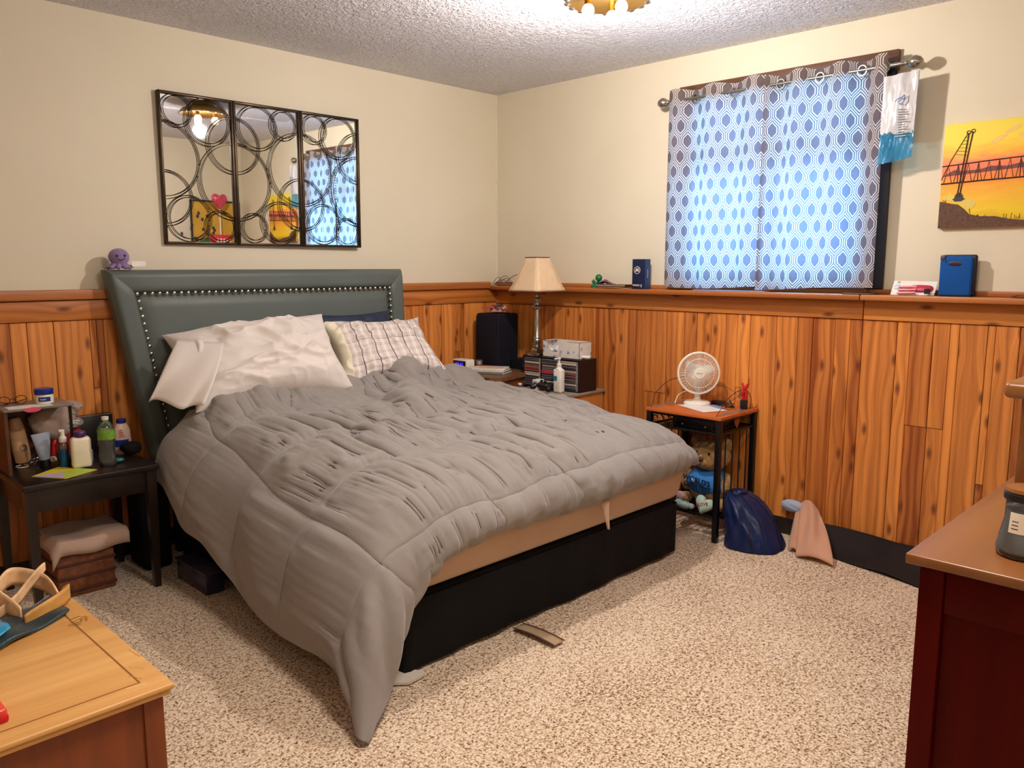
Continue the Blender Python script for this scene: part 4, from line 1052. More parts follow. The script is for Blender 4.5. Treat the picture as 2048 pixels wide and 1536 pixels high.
mm = lump(-2.495, -.285, .565, .042, .034, .028, 3.0, .25); solo('black_mitt', 'black knitted mitt crumpled in front of the peach lotion bottle', 'mitt', mm, m_fabric('black_knit', (12, 12, 14), (20, 20, 24), sheen=0), (-2.495, -.285, TZ), smooth=80)
mb = MB(); mb.ball((-2.580, -.375, .541), (.022, .014, .010), 16); solo('teal_cap', 'small teal plastic cap beside the water bottle', 'cap', mb, mat('teal_plastic', (10, 98, 92), .3), (-2.58, -.375, TZ), smooth=80)
cd_ = thing('greeting_card', 'yellow green and lilac card lying at the front edge of the night table', 'card', (-2.80, -.42, TZ))
P4 = [(-2.905, -.375), (-2.785, -.285), (-2.690, -.440), (-2.825, -.500)]
mb = MB(); mb.prism(P4, 'z', TZ+.0005, TZ+.003); mb.build('card_sheet', mat('yellow_card', (226, 206, 40), .5), cd_, smooth=0)
mb = MB(); mb.prism([P4[3], P4[0], (-2.80, -.39)], 'z', TZ+.003, TZ+.0036); mb.build('lilac_patch', mat('lilac_print', (190, 172, 196), .6), cd_, smooth=0)
mb = MB(); mb.prism([P4[3], (-2.80, -.39), (-2.735, -.365), P4[2]], 'z', TZ+.003, TZ+.0036); mb.build('green_patch', mat('lime_print', (176, 196, 70), .6), cd_, smooth=0)
mb = MB(); mb.tube([(-2.885+.022*math.cos(t), -.175+.022*math.sin(t)*1.1, TZ+.004) for t in [2*PI*i/24 for i in range(24)]], .0025, 6, closed=True); solo('hair_tie', 'pale elastic hair tie at the left of the night table', 'hair tie', mb, M_CREAM, (-2.885, -.175, TZ))
mb = MB()
for k in range(5): mb.tube([(-2.845+.018*math.cos(t)+.004*k, -.150+.010*math.sin(t), TZ+.004+.005*k+.003*math.sin(2*t+k)) for t in [2*PI*i/16 for i in range(16)]], .0018, 5, closed=True)
tag(mb.build('silver_chain', M_SILVER), 'coiled silver chain between the tan bottle and the grey tube', 'jewellery')
mb = lump(-2.782, -.215, .552, .014, .012, .013, 1.0, .2, 20); mb2 = mb; solo('cotton_packet', 'small white and red packet leaning on the blue spray bottle', 'packet', mb2, mat('white_red_packet', (226, 200, 180), .5, var=.4, vscale=50), (-2.782, -.215, TZ), smooth=80)

# storage box with a cloth, in the shade under the table
sb_ = thing('storage_box', 'brown wicker storage box in the shade under the night table', 'box', (-2.72, -.24, 0))
M_WICK = mat('brown_wicker', (112, 62, 34), .7, var=.35, vscale=40, bump=.6, bscale=90)
mb = MB(); mb.box(-2.84, -2.62, -.36, -.12, 0, .235, bev=.008); mb.build('box_body', M_WICK, sb_)
for k in range(4):
    mb = MB(); mb.box(-2.844, -2.616, -.364, -.116, .02+.056*k, .032+.056*k, bev=.003); mb.build('band', mat('dark_wicker', (70, 34, 18), .7, var=.3), sb_)
def cl_(a, b):
    x = -2.86+.30*a; y = -.385+.27*b; z = .246+.006*math.sin(a*9+b*4)
    if b < .12: z -= (.12-b)*.55; y = -.375
    if a < .1: z -= (.1-a)*.5
    return (x, y, z)
mb = MB(); mb.grid(cl_, 30, 24); solo('cloth', 'pale folded cloth draped over the storage box under the table', 'cloth', mb, m_fabric('pale_cloth', (170, 140, 120), (190, 160, 140)), (-2.72, -.24, .24), smooth=80, solid=.003)
bt = thing('dark_gap_tote', 'black tote shape added to darken the gap between the night table and the bed', 'tote', (-2.41, -.21, 0))  # black shape added to fill the dark gap beside the bed
mb = MB(); mb.box(-2.474, -2.350, -.30, -.115, 0, .40, bev=.02, seg=3); mb.build('tote_body', M_SKIRT, bt)
for yy in (-.303, -.112):
    mb = MB(); mb.tube([(-2.45, yy, .34), (-2.45, yy, .40), (-2.412, yy, .415), (-2.375, yy, .40), (-2.375, yy, .34)], .006, 6); mb.build('handle', M_SKIRT, bt)
ub = thing('under_bed_bin', 'dark clear plastic bin tucked under the left side of the bed', 'bin', (-2.36, -.62, 0))
mb = MB(); mb.box(-2.405, -2.325, -.74, -.46, 0, .085, bev=.006); mb.build('bin_body', mat('smoky_purple_plastic', (44, 36, 60), .25), ub)
mb = MB(); mb.box(-2.41, -2.32, -.745, -.455, .086, .096, bev=.003); mb.build('lid', mat('smoky_lid', (60, 54, 70), .3), ub)

# ------------------------------------------------ oak chest in the near left corner
CX, CY = -3.159, -2.263
ch = thing('oak_chest', 'low worn oak chest in the near left corner of the photo', 'chest', (-3.6, -1.96, 0))
mb = MB(); mb.box(-4.15, CX, CY, -1.655, .487, .500, bev=.005, seg=3); mb.build('chest_top', M_CHEST_Y, ch)
mb = MB(); mb.box(-4.15, CX-.006, CY+.006, -1.66, .474, .4865, bev=.006, seg=3); mb.build('moulding', M_CHEST_Y, ch)
mb = MB(); mb.box(-4.13, CX-.022, CY+.022, -1.675, .03, .4735, bev=.003); mb.build('chest_body', M_CHEST_S, ch)
mb = MB(); mb.box(-4.14, CX-.012, CY+.012, -1.665, 0, .07, bev=.006); mb.build('plinth', M_CHEST_S, ch)
mb = MB(); mb.box(CX-.058, CX-.018, CY+.017, CY+.030, .071, .473, bev=.003); mb.build('corner_stile', M_CHEST_S, ch)
mb = MB(); mb.box(CX-.052, CX-.049, CY+.052, -1.67, .4995, .5012, bev=.0005); mb.box(-4.14, CX-.049, CY+.049, CY+.052, .4995, .5012, bev=.0005); mb.build('edge_inlay', mat('darker_oak_line', (150, 98, 46), .5), ch)
M_SCR = mat('scratched_pale_wood', (226, 186, 122), .6)
mb = MB()
for a, b, c_, d_ in ((-3.205, -1.84, -3.165, -1.90), (-3.20, -2.13, -3.18, -2.16), (-3.215, -2.17, -3.20, -2.2), (-3.17, -2.05, -3.165, -2.1), (-3.24, -2.22, -3.20, -2.225)): mb.tube([(a, b, .5002), (c_, d_, .5002)], .0012, 4)
o = mb.build('scratches', M_SCR, ch); o['kind'] = 'stuff'
hp = MB()
for cx_, cy_, a in ((-3.20, -1.80, .3), (-3.185, -1.815, 1.3), (-3.21, -1.83, -.5)):
    u = Vector((math.cos(a), math.sin(a), 0)); v = Vector((-u.y, u.x, 0)); c0 = Vector((cx_, cy_, .503))
    hp.tube([c0-u*.014-v*.005, c0+u*.010-v*.005, c0+u*.014, c0+u*.010+v*.005, c0-u*.010+v*.005], .0010, 5)
tag(hp.build('hairpins', mat('gold_metal', (220, 180, 110), .3, 1)), 'loose gold hairpins lying on the oak chest', 'hairpin', kind='stuff')
# teal cloth, curled paper strips and a red case on the chest
def tealf(a, b):
    x = -3.50+.30*a; y = -1.93+.14*b+.17*a; z = .506+.018*math.sin(PI*a)*math.sin(PI*b)+.005*math.sin(a*14+b*6)
    return (x, y, z)
tc_ = thing('folded_cloth', 'dark teal folded cloth with a bright blue corner on the oak chest', 'cloth', (-3.35, -1.78, .5))
mb = MB(); mb.grid(tealf, 30, 14); mb.build('cloth_body', m_fabric('dark_teal_satin', (3, 28, 32), (8, 44, 48), rough=.35), tc_, smooth=80, solid=.006)
mb = MB(); mb.grid(lambda a, b: (-3.46+.12*a, -1.885+.10*b+.06*a, .531+.006*math.sin(7*a+5*b)), 14, 10); mb.build('bright_corner', m_fabric('bright_blue_satin', (10, 120, 170), (20, 150, 190), rough=.25), tc_, smooth=80, solid=.003)
M_CURL = mat('cream_orange_paper', (226, 180, 134), .6, var=.4, vscale=18)
def ribbon(pts, w, name, parent, m, up=Vector((0, 0, 1)), th=.004):
    mb = MB(); pts = [Vector(p) for p in pts]; P_ = np.array([tuple(p) for p in pts]); P_ = catmull(P_, 30)
    def f(a, b):
        i = min(29, int(round(a*29))); p = Vector(P_[i]); return p+up*(b-.5)*w*(1-.35*abs(2*a-1)**3)
    mb.grid(f, 30, 5); return mb.build(name, m, parent, smooth=80, solid=th)
cu_ = thing('curled_wood_strips', 'cream and orange curled strips heaped at the back of the oak chest', 'ornament', (-3.26, -1.68, .5))
ribbon([(-3.33, -1.64, .55), (-3.28, -1.60, .575), (-3.22, -1.64, .555), (-3.205, -1.70, .525)], .045, 'strip', cu_, M_CURL)
ribbon([(-3.36, -1.72, .525), (-3.30, -1.70, .545), (-3.25, -1.655, .57), (-3.21, -1.625, .59)], .030, 'strip', cu_, M_CURL)
ribbon([(-3.32, -1.58, .53), (-3.335, -1.66, .56), (-3.30, -1.75, .53)], .05, 'strip', cu_, M_CURL)
ribbon([(-3.30, -1.775, .522), (-3.22, -1.735, .530), (-3.175, -1.68, .528), (-3.185, -1.66, .522)], .04, 'strip', cu_, mat('tan_strip', (190, 140, 70), .6, var=.2))
rcs = thing('red_case', 'glossy red case at the near edge of the oak chest', 'case', (-3.49, -2.10, .5))
mb = MB(); mb.box(-3.56, -3.435, -2.185, -2.02, .5, .528, bev=.010, seg=3); mb.build('case_body', mat('coral_red_plastic', (214, 60, 40), .3), rcs)
mb = MB(); mb.box(-3.561, -3.434, -2.186, -2.160, .499, .516, bev=.006); mb.build('red_edge', M_RED, rcs)
# ------------------------------------------------ corner: cherry night stand, oak cabinet, rack of discs
CZ = .70
n1 = thing('cherry_nightstand', 'dark cherry nightstand with one drawer in the room corner', 'nightstand', (-.33, -.33, 0))
def chamf(x0, x1, y0, y1, c): return [(x1, y1), (x0, y1), (x0, y0+c), (x0+c, y0), (x1, y0+.095)]
mb = MB(); mb.prism(chamf(-.585, -.10, -.575, -.06, .05), 'z', CZ-.022, CZ); mb.build('cabinet_top', wood('worn_cherry_top', R(88, 56, 34), R(120, 82, 52), R(50, 20, 10), axis=1, knots=0, gscale=20), n1)
mb = MB(); mb.prism(chamf(-.565, -.11, -.558, -.07, .045), 'z', .04, CZ-.0225); mb.build('cabinet_body', M_CAB1, n1)
dr = MB(); dr.box(-.574, -.5652, -.505, -.085, CZ-.115, CZ-.035, bev=.003); drw = dr.build('drawer', M_CAB1, n1)
mb = MB(); mb.ball((-.584, -.30, CZ-.075), .012, 14); mb.cyl((-.574, -.30, CZ-.075), (-.582, -.30, CZ-.075), .005); mb.build('knob', M_SILVER, drw)
dr = MB(); dr.box(-.574, -.5652, -.505, -.085, .10, CZ-.125, bev=.003); dd = dr.build('door', M_CAB1, n1)
mb = MB(); mb.ball((-.584, -.46, .40), .012, 14); mb.build('knob', M_SILVER, dd)
for x, y in ((-.545, -.50), (-.545, -.09), (-.13, -.43), (-.13, -.09)):
    mb = MB(); mb.box(x-.02, x+.02, y-.02, y+.02, 0, .045, bev=.003); mb.build('foot', M_CAB1, n1)
ck = thing('alarm_clock', 'small white digital alarm clock with a blue lit display', 'clock', (-.43, -.155, CZ), rz=rad(0))
mb = MB(); mb.box(-.475, -.405, -.215, -.085, CZ+.008, CZ+.070, bev=.008, seg=3); mb.build('clock_case', M_WHITE, ck)
mb = MB(); mb.box(-.4768, -.4745, -.205, -.095, CZ+.014, CZ+.062, bev=.001); mb.build('display', mat('black_display', (10, 8, 20), .15), ck)
text('digits', '10:41', .034, (-.4772, -.152, CZ+.038), FB, mat('blue_led', (50, 40, 255), .5, emit=3.5), ck, .0004)
for yy in (-.20, -.10):
    mb = MB(); mb.box(-.472, -.41, yy-.006, yy+.006, CZ, CZ+.009); mb.build('foot', M_WHITE, ck)
for k, (w, col, nm, off) in enumerate(((0, (104, 116, 96), 'green covered magazine at the bottom of the pile on the cherry nightstand', (-.008, -.012)), (1, (206, 198, 190), 'white magazine in the middle of the pile by the clock', (.0, .0)), (2, (222, 214, 202), 'open paged white booklet on top of the magazine pile', (.006, .008)))):
    m = thing('magazine', nm, 'magazine', (-.40+off[0], -.345+off[1], CZ+.010*k), group=None, rz=rad(24+5*k))
    mb = MB()
    mb.box(-.075, .075, -.105, .105, .0005, .0095, bev=.002)
    mb.build('cover', mat('magazine_cover_%d' % k, col, .5, var=.1), m, world=False)
    mb = MB(); mb.box(-.074, .0765, -.1065, .1065, .0025, .0075); mb.build('pages', M_PAPER, m, world=False)
    if k == 2:
        mb = MB()
        for q in range(5): mb.box(-.055+.02*q, -.048+.02*q, -.08, .06-.02*(q % 3), .0096, .0099)
        mb.build('printed_lines', mat('orange_ink', (206, 150, 110), .6), m, world=False)
rb = thing('red_box', 'flat red box behind the alarm clock', 'box', (-.34, -.20, CZ)); mb = MB(); mb.box(-.375, -.30, -.275, -.145, CZ, CZ+.026, bev=.003); mb.build('box_body', M_RED, rb); mb = MB(); mb.box(-.3755, -.2995, -.2755, -.1445, CZ+.018, CZ+.020); mb.build('lid_seam', mat('dark_red', (110, 8, 12), .4), rb)
cn = thing('glass_votive', 'small glass jar with white wax on the flat red box', 'jar', (-.335, -.17, CZ+.026))
mb = MB(); mb.lathe([(.022, 0), (.026, .003), (.027, .035), (.024, .036)], (-.335, -.175, CZ+.026), 24); mb.build('glass', M_GLASS, cn)
mb = MB(); mb.lathe([(.021, 0), (.023, .002), (.023, .024), (0, .024)], (-.335, -.175, CZ+.028), 20); mb.build('wax', M_CREAM, cn)
# loudspeaker with a heap of wrappers
sp1 = thing('loudspeaker', 'tall black cloth covered loudspeaker in the room corner', 'speaker', (-.185, -.185, CZ))
M_SPK = m_fabric('black_speaker_cloth', (14, 14, 24), (20, 20, 32), wscale=500, sheen=0)
mb = MB(); mb.box(-.275, -.085, -.285, -.085, CZ, 1.045, bev=.016, seg=3); mb.build('speaker_cabinet', M_SPK, sp1)
mb = MB(); mb.box(-.283, -.2755, -.272, -.098, CZ+.015, 1.03, bev=.003); mb.build('front_grille', M_SPK, sp1)
rr2 = random.Random(9)
wcols = ((190, 120, 120), (30, 50, 80), (200, 190, 186), (170, 60, 60), (70, 60, 70))
wn = ('rose', 'navy', 'white', 'red', 'plum')
for k in range(5):
    x, y = (-.235, -.20, -.165, -.225, -.15)[k], (-.235, -.20, -.24, -.155, -.15)[k]; c = wcols[k]
    mb = MB(); a0 = rr2.uniform(0, 6)
    mb.grid(lambda a, b: (x+(a-.5)*.085*math.cos(a0)-(b-.5)*.04*math.sin(a0), y+(a-.5)*.085*math.sin(a0)+(b-.5)*.04*math.cos(a0), 1.053+.006*k+.016*abs(math.sin(a*7+k))*math.sin(PI*b)+.008*a), 14, 8)
    o = mb.build('candy_wrapper', mat('wrapper_%d' % k, c, .25), smooth=80, solid=.001)
    tag(o, 'crumpled shiny %s wrapper on top of the loudspeaker' % wn[k], 'wrapper', 'wrappers on the loudspeaker')
# dark box between speaker and rack
sbx = thing('black_storage_case', 'long low black case behind the cherry nightstand', 'case', (-.10, -.42, CZ)); mb = MB(); mb.box(-.17, -.045, -.465, -.30, CZ, CZ+.065, bev=.004); mb.build('case_body', M_SPK, sbx); mb = MB(); mb.box(-.172, -.043, -.467, -.298, CZ+.05, CZ+.054); mb.build('lid_seam', M_BLACK, sbx)

OZ = .62
oc2 = thing('oak_cabinet', 'small oak cabinet with a grey top holding the disc rack', 'cabinet', (-.15, -.65, 0))
mb = MB(); mb.box(-.365, -.02, -.93, -.535, OZ-.018, OZ, bev=.003); mb.build('cabinet_top', mat('grey_worn_top', (142, 128, 112), .5, var=.15), oc2)
mb = MB(); mb.box(-.355, -.03, -.92, -.907, .02, OZ-.019); mb.build('side_panel', M_CAB2, oc2)
mb = MB(); mb.box(-.355, -.03, -.551, -.539, .02, OZ-.019); mb.build('side_panel', M_CAB2, oc2)
mb = MB(); mb.box(-.04, -.03, -.906, -.552, .02, OZ-.019); mb.build('back_panel', M_CAB2, oc2)
mb = MB(); mb.box(-.364, -.356, -.90, -.543, .05, OZ-.03, bev=.003); dd = mb.build('door', M_CAB2, oc2)
mb = MB(); mb.ball((-.372, -.87, .42), .010, 12); mb.build('knob', M_SILVER, dd)
mb = MB(); mb.box(-.35, -.04, -.905, -.552, .02, .05); mb.build('bottom_panel', M_CAB2, oc2)

# disc rack: three columns of cases, each case its own thing
rk = thing('disc_rack', 'black rack packed with three columns of disc cases', 'rack', (-.13, -.70, OZ))
RX0, RX1 = -.262, -.105; RY = (-.494, -.636, -.778, -.920); RZ0, RZ1 = OZ, .808
M_RACK = mat('black_rack', (20, 14, 20), .35)
mb = MB(); mb.box(RX0, RX1, RY[3]-.008, RY[0]+.008, RZ1-.006, RZ1, bev=.001); mb.build('top_panel', M_RACK, rk)
mb = MB(); mb.box(RX0, RX1, RY[3]-.008, RY[0]+.008, RZ0, RZ0+.006, bev=.001); mb.build('bottom_panel', M_RACK, rk)
for y in (RY[0]+.004, RY[3]-.004):
    mb = MB(); mb.box(RX0, RX1, y-.004, y+.004, RZ0+.006, RZ1-.006); mb.build('side_panel', M_RACK, rk)
for y in RY[1:3]:
    mb = MB(); mb.box(RX0, RX1, y-.003, y+.003, RZ0+.006, RZ1-.006); mb.build('divider', M_RACK, rk)
mb = MB(); mb.box(RX1-.004, RX1, RY[3], RY[0], RZ0+.006, RZ1-.006); mb.build('back_panel', M_RACK, rk)
M_JEWEL = mat('disc_case_plastic', (150, 146, 140), .2)
cols = ((206, 196, 180), (40, 30, 44), (30, 30, 34), (180, 20, 32), (90, 60, 40), (200, 192, 180), (44, 60, 44), (60, 40, 80), (36, 34, 40), (176, 150, 120), (24, 40, 60), (150, 40, 40), (70, 66, 70))
rr3 = random.Random(21); cmap = {}
def case_mesh(ci):
    if ci not in cmap:
        mb = MB(); mb.box(0, .142, -.0615, .0615, 0, .0096, bev=.0008, seg=1); a = mb.build('disc_case', M_JEWEL, world=False)
        mb = MB(); mb.box(-.0006, .0, -.059, .059, .0012, .0084); b = mb.build('spine', mat('spine_%d' % ci, cols[ci], .4, var=.25, vscale=60), a, world=False)
        cmap[ci] = a; return a, True
    return clone(cmap[ci]), False
names = ('left', 'middle', 'right')
scol = ('cream', 'dark plum', 'black', 'bright red', 'brown', 'off white', 'dark green', 'purple', 'charcoal', 'tan', 'navy', 'dull red', 'grey')
for c_ in range(3):
    yc = (RY[c_]+RY[c_+1])/2
    for k in range(16):
        ci = rr3.randrange(len(cols)); o, _f = case_mesh(ci)
        o.location = (RX0-.004+rr3.uniform(-.003, .002), yc+.0, RZ0+.0075+.0106*k)
        hh_ = ('bottom', 'lower', 'upper', 'top')[k//4]
        lb_ = '%s spined disc case in the %s quarter of the %s column of the rack' % (scol[ci], hh_, names[c_])
        tag(o, lb_, 'disc case', 'disc cases in the %s column of the rack' % names[c_])

# table lamp with a flared square shade
lp = thing('table_lamp', 'brushed nickel table lamp with a flared square cream shade', 'lamp', (-.226, -.565, .808))
LX, LY = -.222, -.565
mb = MB(); mb.box(LX-.042, LX+.042, LY-.042, LY+.042, .808, .824, bev=.004); mb.lathe([(.040, .822), (.038, .838), (.026, .850), (.018, .856)], (LX, LY, 0), 4, Matrix.Rotation(PI/4, 3, 'Z')); mb.build('base', M_SILVER, lp)
prof = [(.018, .850), (.026, .856), (.026, .866), (.018, .872), (.024, .886), (.028, .900), (.022, .910), (.026, .914), (.020, .922), (.024, 1.0), (.018, 1.060), (.016, 1.082), (.030, 1.094), (.030, 1.100), (.018, 1.110), (.016, 1.122), (.032, 1.142), (.032, 1.147), (.012, 1.156), (.010, 1.20), (.007, 1.205), (.006, 1.22)]
mb = MB(); mb.lathe(prof, (LX, LY, 0), 28); mb.build('column', M_SILVER, lp, smooth=50)
M_SHADE = mat('cream_linen_shade', (226, 196, 160), .9, var=.05, bump=.3, bscale=400)
def sq(h, r): return [(r*math.cos(t), r*math.sin(t)) for t in [PI/4+k*PI/2 for k in range(4)]]
SR = Matrix.Rotation(rad(-3), 3, 'Z')
zb_, zt_ = 1.192, 1.388; rb_, rt_ = .168, .070
for k in range(4):
    mb = MB()
    def f(a, b, k=k):
        t0, t1 = PI/4+k*PI/2, PI/4+(k+1)*PI/2; r = rb_+(rt_-rb_)*(b**.86)
        p = Vector((r*math.cos(t0)*(1-a)+r*math.cos(t1)*a, r*math.sin(t0)*(1-a)+r*math.sin(t1)*a, zb_+(zt_-zb_)*b)); return SR @ p+Vector((LX, LY, 0))
    mb.grid(f, 8, 12); mb.build('shade_panel', M_SHADE, lp, smooth=60, solid=.002)
for z, r, nm in ((zb_, rb_, 'lower_trim'), (zt_, rt_, 'upper_trim')):
    mb = MB(); mb.tube([SR @ Vector((x, y, z))+Vector((LX, LY, 0)) for x, y in sq(0, r)], .0045, 6, closed=True); mb.build(nm, mat('brown_trim', (110, 74, 52), .7), lp)
for k in range(4):
    t0 = PI/4+k*PI/2; mb = MB(); mb.tube([SR @ Vector(((rb_+(rt_-rb_)*(b**.86))*math.cos(t0), (rb_+(rt_-rb_)*(b**.86))*math.sin(t0), zb_+(zt_-zb_)*b))+Vector((LX, LY, 0)) for b in [i/8 for i in range(9)]], .0025, 5); mb.build('corner_piping', M_SHADE, lp)
mb = MB(); mb.tube([(LX-.05, LY, 1.37), (LX, LY, 1.37), (LX+.05, LY, 1.37)], .002, 5); mb.tube([(LX, LY, 1.22), (LX, LY, 1.385)], .003, 6); mb.build('harp', M_BRASS, lp)
# tissue box
tx = thing('tissue_box', 'opened white tissue box with blue flowers on the disc rack', 'tissue box', (-.18, -.76, .808))
def m_tissue():
    t = NT('tissue_box_print'); v = t.coord(); vo = t.n('ShaderNodeTexVoronoi'); vo.inputs['Scale'].default_value = 26; t.l(v, vo.inputs['Vector'])
    nz = t.noise(v, 70, 2)
    d = t.math('ADD', vo.outputs['Distance'], t.math('MULTIPLY', nz, .35))
    t.l(t.ramp(d, [(.30, R(116, 140, 176)), (.42, R(170, 184, 204)), (.50, R(222, 214, 204)), (1, R(226, 218, 208))]), t.b.inputs['Base Color']); t.b.inputs['Roughness'].default_value = .5; return t.m
M_TIS = m_tissue()
ty0, ty1, tz0, tz1, tx0, tx1 = -.905, -.625, .809, .905, -.235, -.125
mb = MB()
mb.prism([(ty1, tz0), (ty1, tz1), (ty1-.028, tz1), (ty1-.045, tz1-.055), (ty1-.075, tz1-.068), (ty1-.115, tz1-.062), (ty1-.125, tz1-.012), (ty1-.14, tz1), (ty0, tz1), (ty0, tz0)], 'x', tx0, tx0+.002)
mb.box(tx1-.002, tx1, ty0, ty1, tz0, tz1); mb.box(tx0, tx1, ty0, ty0+.002, tz0, tz1); mb.box(tx0, tx1, ty1-.002, ty1, tz0, tz1); mb.box(tx0, tx1, ty0, ty0+.09, tz1-.002, tz1); mb.box(tx0, tx1, ty1-.028, ty1, tz1-.002, tz1); mb.box(tx0, tx1, ty0, ty1, tz0, tz0+.002)
mb.build('box_body', M_TIS, tx, smooth=0)
mb = MB(); mb.grid(lambda a, b: (tx0+.008+.095*b, ty1-.03-.085*a, tz1-.055+.018*math.sin(PI*a)*math.sin(PI*b)+.006*math.sin(a*11+b*5)), 16, 14); mb.build('tissue', M_PAPER, tx, smooth=80, solid=.002)
mb = MB(); mb.tube([(-.215, -.895, .8195), (-.200, -.945, .820), (-.190, -.968, .820)], [.006, .010, .008], 12); bmesh.ops.translate(mb.bm, verts=mb.bm.verts, vec=(0, .02, .002)); solo('white_tube', 'slim white tube lying at the right end of the disc rack', 'tube', mb, M_WHITE, (-.20, -.92, .808), smooth=60)
# pump bottle, controller, white boxes
pb = thing('pump_bottle', 'white lotion pump bottle with a small blue label', 'bottle', (-.262, -.785, OZ))
mb = MB(); mb.box(-.285, -.242, -.817, -.757, OZ, OZ+.138, bev=.012, seg=3); mb.lathe([(.022, OZ+.136), (.014, OZ+.146), (.012, OZ+.150)], (-.263, -.787, 0), 20); mb.build('bottle_body', M_WHITE, pb)
mb = MB(); mb.lathe([(.0135, OZ+.149), (.0145, OZ+.151), (.0145, OZ+.166), (.006, OZ+.170), (.005, OZ+.190), (.010, OZ+.192), (.011, OZ+.202), (0, OZ+.204)], (-.263, -.787, 0), 18); mb.box(-.300, -.262, -.794, -.780, OZ+.193, OZ+.202, bev=.003); mb.build('pump', M_WHITE, pb)
mb = MB(); mb.box(-.2858, -.285, -.790, -.766, OZ+.070, OZ+.097); mb.build('label', mat('blue_label', (20, 110, 160), .4), pb)
mb = MB(); [mb.box(-.2856, -.285, -.798+.004*q, -.776-.003*q, OZ+.030+.010*q, OZ+.0325+.010*q) for q in range(2)]; mb.build('printed_lines', M_GREYINK, pb)
gc = thing('game_controller', 'black game controller lying in front of the disc rack', 'game controller', (-.262, -.672, OZ))
mb = MB(); mb.ball((-.262, -.672, OZ+.030), (.034, .052, .018), 20, pw=.8)
mb.build('controller_body', M_BLACK, gc, smooth=70)
for sdy in (-1, 1):
    mb = MB(); mb.tube([(-.25, -.672+sdy*.040, OZ+.030), (-.272, -.672+sdy*.056, OZ+.026), (-.296, -.672+sdy*.064, OZ+.018)], [.022, .021, .013], 14); mb.ball((-.296, -.672+sdy*.064, OZ+.018), .0135, 12); mb.build('grip', M_BLACK, gc, smooth=70)
for dx, dy in ((.008, .026), (-.012, -.018)):
    mb = MB(); mb.cyl((-.262+dx, -.672+dy, OZ+.044), (-.262+dx, -.672+dy, OZ+.054), .006); mb.cyl((-.262+dx, -.672+dy, OZ+.054), (-.262+dx, -.672+dy, OZ+.058), .009, seg=16); mb.build('thumbstick', M_BLACK, gc)
mb = MB(); [mb.ball((-.256+a, -.702+b, OZ+.0475), .0042, 10) for a, b in ((.008, 0), (-.008, 0), (0, .008), (0, -.008))]; mb.build('buttons', mat('glossy_black_button', (40, 42, 44), .15), gc)['kind'] = 'stuff'
bxs_ = []
for k, (w_, lb_) in enumerate(((0, 'lower white cardboard box of the two left of the game controller'), (1, 'upper white cardboard box of the two, printed grey'))):
    b_ = thing('small_box', lb_, 'box', (-.27, -.60, OZ+.030*k)); bxs_.append(b_); mb = MB(); mb.box(-.284+.004*k, -.222, -.640+.004*k, -.594, OZ+.0005+.030*k, OZ+.029+.030*k, bev=.002); mb.build('box_body', M_PAPER, b_)
    mb = MB(); mb.box(-.2846+.004*k, -.284+.004*k, -.632, -.602, OZ+.010+.030*k, OZ+.020+.030*k); mb.build('printed_panel', M_GREYINK if k else mat('pale_pink_print', (214, 170, 160), .6), b_)
for _t in (pb, gc, *bxs_): _t.location = Vector(_t.location)+Vector((-0.056, -0.04, 0))
# two bottles rising behind the far edge of the bed
st_ = thing('bedside_stool', 'low wooden stool hidden between the bed and the oak cabinet', 'stool', (-.43, -.83, 0))
mb = MB(); mb.box(-.480, -.385, -1.13, -.58, .475, .495, bev=.004); mb.build('seat', M_CAB2, st_)
for x, y in ((-.465, -1.11), (-.40, -1.11), (-.465, -.60), (-.40, -.60)):
    mb = MB(); mb.box(x-.013, x+.013, y-.013, y+.013, 0, .474); mb.build('leg', M_CAB2, st_)
water_bottle('water_bottle', 'clear water bottle rising behind the far edge of the bed', -.432, -.625, .495, .172, .030, False)
wbt = thing('white_capped_bottle', 'short bottle with a white cap rising behind the far edge of the bed', 'bottle', (-.43, -1.085, .495))
mb = MB(); mb.lathe([(.026, 0), (.028, .003), (.028, .075), (.018, .088)], (-.43, -1.085, .495), 24); mb.build('bottle_body', M_WHITE, wbt)
mb = MB(); mb.lathe([(.019, .0), (.020, .002), (.020, .018), (.018, .020), (0, .02)], (-.43, -1.085, .583), 24); mb.build('cap', M_WHITE, wbt)

# ------------------------------------------------ things on the ledge
LZ = 1.2135
gw = thing('wire_coil', 'tangle of thin black wires on the ledge in the room corner', 'cable', (-.05, -.15, LZ))
mb = MB()
for k, (y0_, y1_, h) in enumerate(((-.02, -.16, .035), (-.04, -.20, .06), (-.08, -.19, .045), (-.03, -.12, .05))):
    mb.tube([(-.05-.01*k+.02*math.sin(PI*i/10), y0_+(y1_-y0_)*i/10, LZ+.003+h*math.sin(PI*i/10)) for i in range(11)], .0017, 5)
mb.tube([(-.06, -.14, LZ+.02), (-.055, -.20, LZ+.06), (-.05, -.28, LZ+.085)], .002, 5); mb.build('wires', M_BLACK, gw)
mb = MB(); mb.box(-.09, -.03, -.22, -.09, LZ, LZ+.010, bev=.003); mb.build('plug_strip', mat('brown_plug', (110, 80, 60), .5), gw)
gt = thing('green_toy', 'small green plastic toy figure with a round dome on the ledge', 'toy', (-.06, -.88, LZ))
M_GREEN = mat('green_plastic', (10, 110, 66), .25)
mb = MB(); mb.box(-.075, -.045, -.888, -.850, LZ, LZ+.020, bev=.007, seg=3); mb.build('base', M_GREEN, gt)
mb = MB(); mb.ball((-.06, -.862, LZ+.036), (.010, .014, .009), 14); mb.cyl((-.06, -.862, LZ+.018), (-.06, -.862, LZ+.034), .006); mb.cyl((-.06, -.862, LZ+.044), (-.06, -.862, LZ+.052), .003); mb.build('head', M_GREEN, gt, smooth=60)
